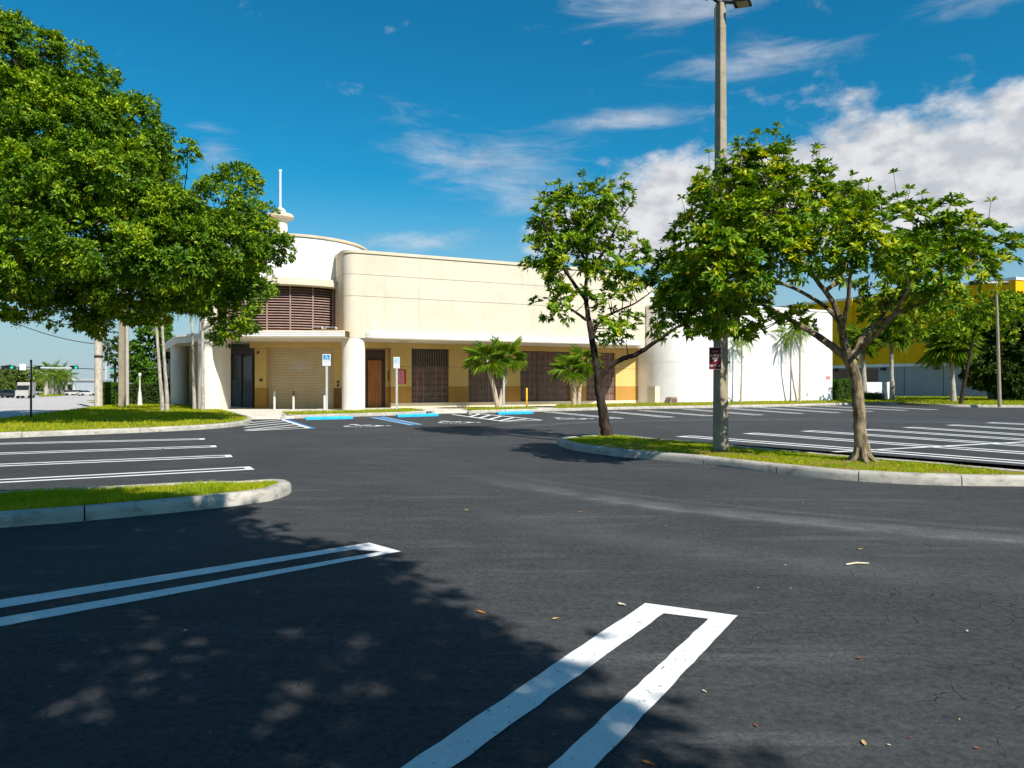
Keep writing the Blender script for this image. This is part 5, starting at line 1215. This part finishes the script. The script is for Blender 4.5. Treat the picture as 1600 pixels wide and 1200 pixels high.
c0 = P(176, 633, 48); hedge('hedge', 'clipped green hedge between the wooden and concrete poles', -.62, .62, -.5, .5, 0, 1.35, 0, (c0.x, c0.y, .1), n=900, L=.13, W_=.07)
c0 = P(232, 632, 48); hedge('hedge', 'long clipped hedge right of the concrete poles', -1.25, 1.25, -.5, .5, 0, 1.25, 0, (c0.x, c0.y, .1), L_DARK, n=1300, L=.13, W_=.07)
hyd = empty('marker_post', (P(218.5, 631, 45).x, 45, .12)); tag(hyd, 'tall pale round topped marker post in front of the long hedge', 'post')
MB().lathe([(.15, 0), (.13, .25), (.09, .8), (.055, .95), (.045, 1.78), (.06, 1.8)], (0, 0), 16).build('shaft', PBOL, hyd, smooth=True); MB().lathe([(.05, 1.8), (.085, 1.86), (.085, 1.94), (.05, 2.0), (.001, 2.01)], (0, 0), 16).build('ball_top', SIGNW, hyd, smooth=True)
for i, (px, Y, rx, ry, lab) in enumerate(((8, 95, 26, 20, 'rounded green street tree at the far left edge'), (48, 98, 16, 16, 'rounded street tree left of the median palms'), (140, 150, 12, 8, 'distant pale tree at the end of the street'), (120, 165, 10, 7, 'distant low tree beyond the white cars'))):
    simple_tree('street_tree', lab, 'trees along the far street', px, 614, Y, ((px, 596 if i < 2 else 607, rx, ry, 0), (px-rx*.5, 602 if i < 2 else 609, rx*.6, ry*.6, -.5), (px+rx*.5, 601 if i < 2 else 609, rx*.6, ry*.6, .5)), L_FAR, .6, .3, 1.0, .8, 6)
simple_tree('dark_tree', 'wide dark tree with black shade beneath at the right edge', None, 1590, 628, 55, ((1585, 540, 48, 45, 0), (1560, 575, 36, 32, 0), (1600, 590, 36, 26, 0), (1545, 540, 30, 30, .5), (1590, 490, 40, 30, .3), (1550, 500, 30, 26, 0), (1620, 520, 40, 50, 0), (1535, 580, 24, 22, 0), (1520, 560, 22, 20, .5), (1610, 600, 30, 22, -1), (1575, 600, 26, 16, -.5)), L_DARK, .34, .16, 2.4, .5, 7, .3)
simple_tree('light_tree', 'light green open tree before the yellow wall at right', None, 1500, 630, 47, ((1530, 480, 40, 22, 0), (1480, 490, 40, 24, 0), (1570, 485, 34, 26, 0), (1440, 500, 26, 18, .4), (1590, 510, 26, 20, 0), (1500, 515, 34, 16, 0), (1425, 515, 24, 16, 0)), L_RIGHT, .26, .10, 1.7, .45, 6, .12, n=8)

# ================================================================== LITTER
LM = []
for v in range(4):
    mb = MB(); w = .5+.1*v
    mb.add([(-.5, 0, .02), (-.15, w*.33, .06+.03*v), (.2, w*.28, .05), (.5, 0, .10), (.2, -w*.28, .07), (-.15, -w*.33, .03), (0, 0, .0)], [(0, 6, 1), (1, 6, 2), (2, 6, 3), (3, 6, 4), (4, 6, 5), (5, 6, 0)])
    o = mb.build('fallen_leaf', LITTER[v]); LM.append(o.data); bpy.data.objects.remove(o)
spots = [(752, 958, .1), (868, 968, .08), (725, 988, .05), (972, 946, .09), (908, 801, .12), (1345, 859, .10), (1343, 1030, .07), (1450, 851, .06), (973, 721, .07), (1030, 790, .06), (1120, 827, .07), (1410, 755, .08), (552, 820, .05), (730, 798, .10), (440, 880, .11), (82, 818, .07), (1013, 1195, .09), (1350, 1163, .06), (1205, 862, .05), (1228, 884, .05), (1424, 825, .07), (1275, 700, .07), (700, 742, .08), (640, 686, .12), (255, 702, .12)]
rl = random.Random(5)
for _ in range(70):
    y = 690+490*rl.random()**1.6; spots.append((rl.uniform(20, 1590), y, rl.uniform(.02, .042)))
def on_island(p): return False
cw = ('rust brown', 'tan', 'dark red brown', 'pale straw')
def where(px, py):
    if py > 1000 and px > 1150: return 'right of the nearest white stall line'
    if py > 930: return 'beside the nearest white stall line'
    if px < 460: return 'near the left planting island'
    if py < 780: return 'before the right planting island' if px > 860 else 'in the lane before the store'
    return 'on the open asphalt in the lane' if px < 1000 else 'on the open asphalt at right'
for i, (px, py, s) in enumerate(spots):
    g_ = G(px, py)
    if (px < 470 and 745 < py < 830) or (px > 860 and 675 < py < 765): continue
    big = i < 25; s *= .72; o = bpy.data.objects.new('fallen_leaf', LM[i % 4]); COL.objects.link(o); o.location = (g_.x, g_.y, .006); o.scale = (s, s, s); o.rotation_euler = (rl.uniform(-.2, .2), rl.uniform(-.2, .2), rl.uniform(0, 6.28))
    if big:
        same = [t for t in range(25) if t % 4 == i % 4 and where(*spots[t][:2]) == where(px, py)]
        o2 = sorted(same, key=lambda t: spots[t][1]).index(i); wd = '' if len(same) == 1 else ('farther ' if o2 == 0 else 'nearer ') if len(same) == 2 else ('farthest ', 'middle ', 'nearest ')[min(2, o2)]
        tag(o, wd+cw[i % 4]+' dry leaf '+where(px, py), 'leaf', 'dry leaves on the asphalt')
    else: tag(o, 'tiny dry leaf scrap lying loose on the asphalt', 'leaf', 'tiny leaf scraps on the asphalt')
g_ = G(1340, 883); tw_ = MB().tube([(-.10, 0, .01), (0, .012, .016), (.10, .0, .012)], [.006, .008, .004], 6).build('twig', LITTER[3]); tw_.location = (g_.x, g_.y, 0); tw_.rotation_euler.z = .15; tag(tw_, 'pale dry twig lying on the asphalt in the right foreground', 'twig')
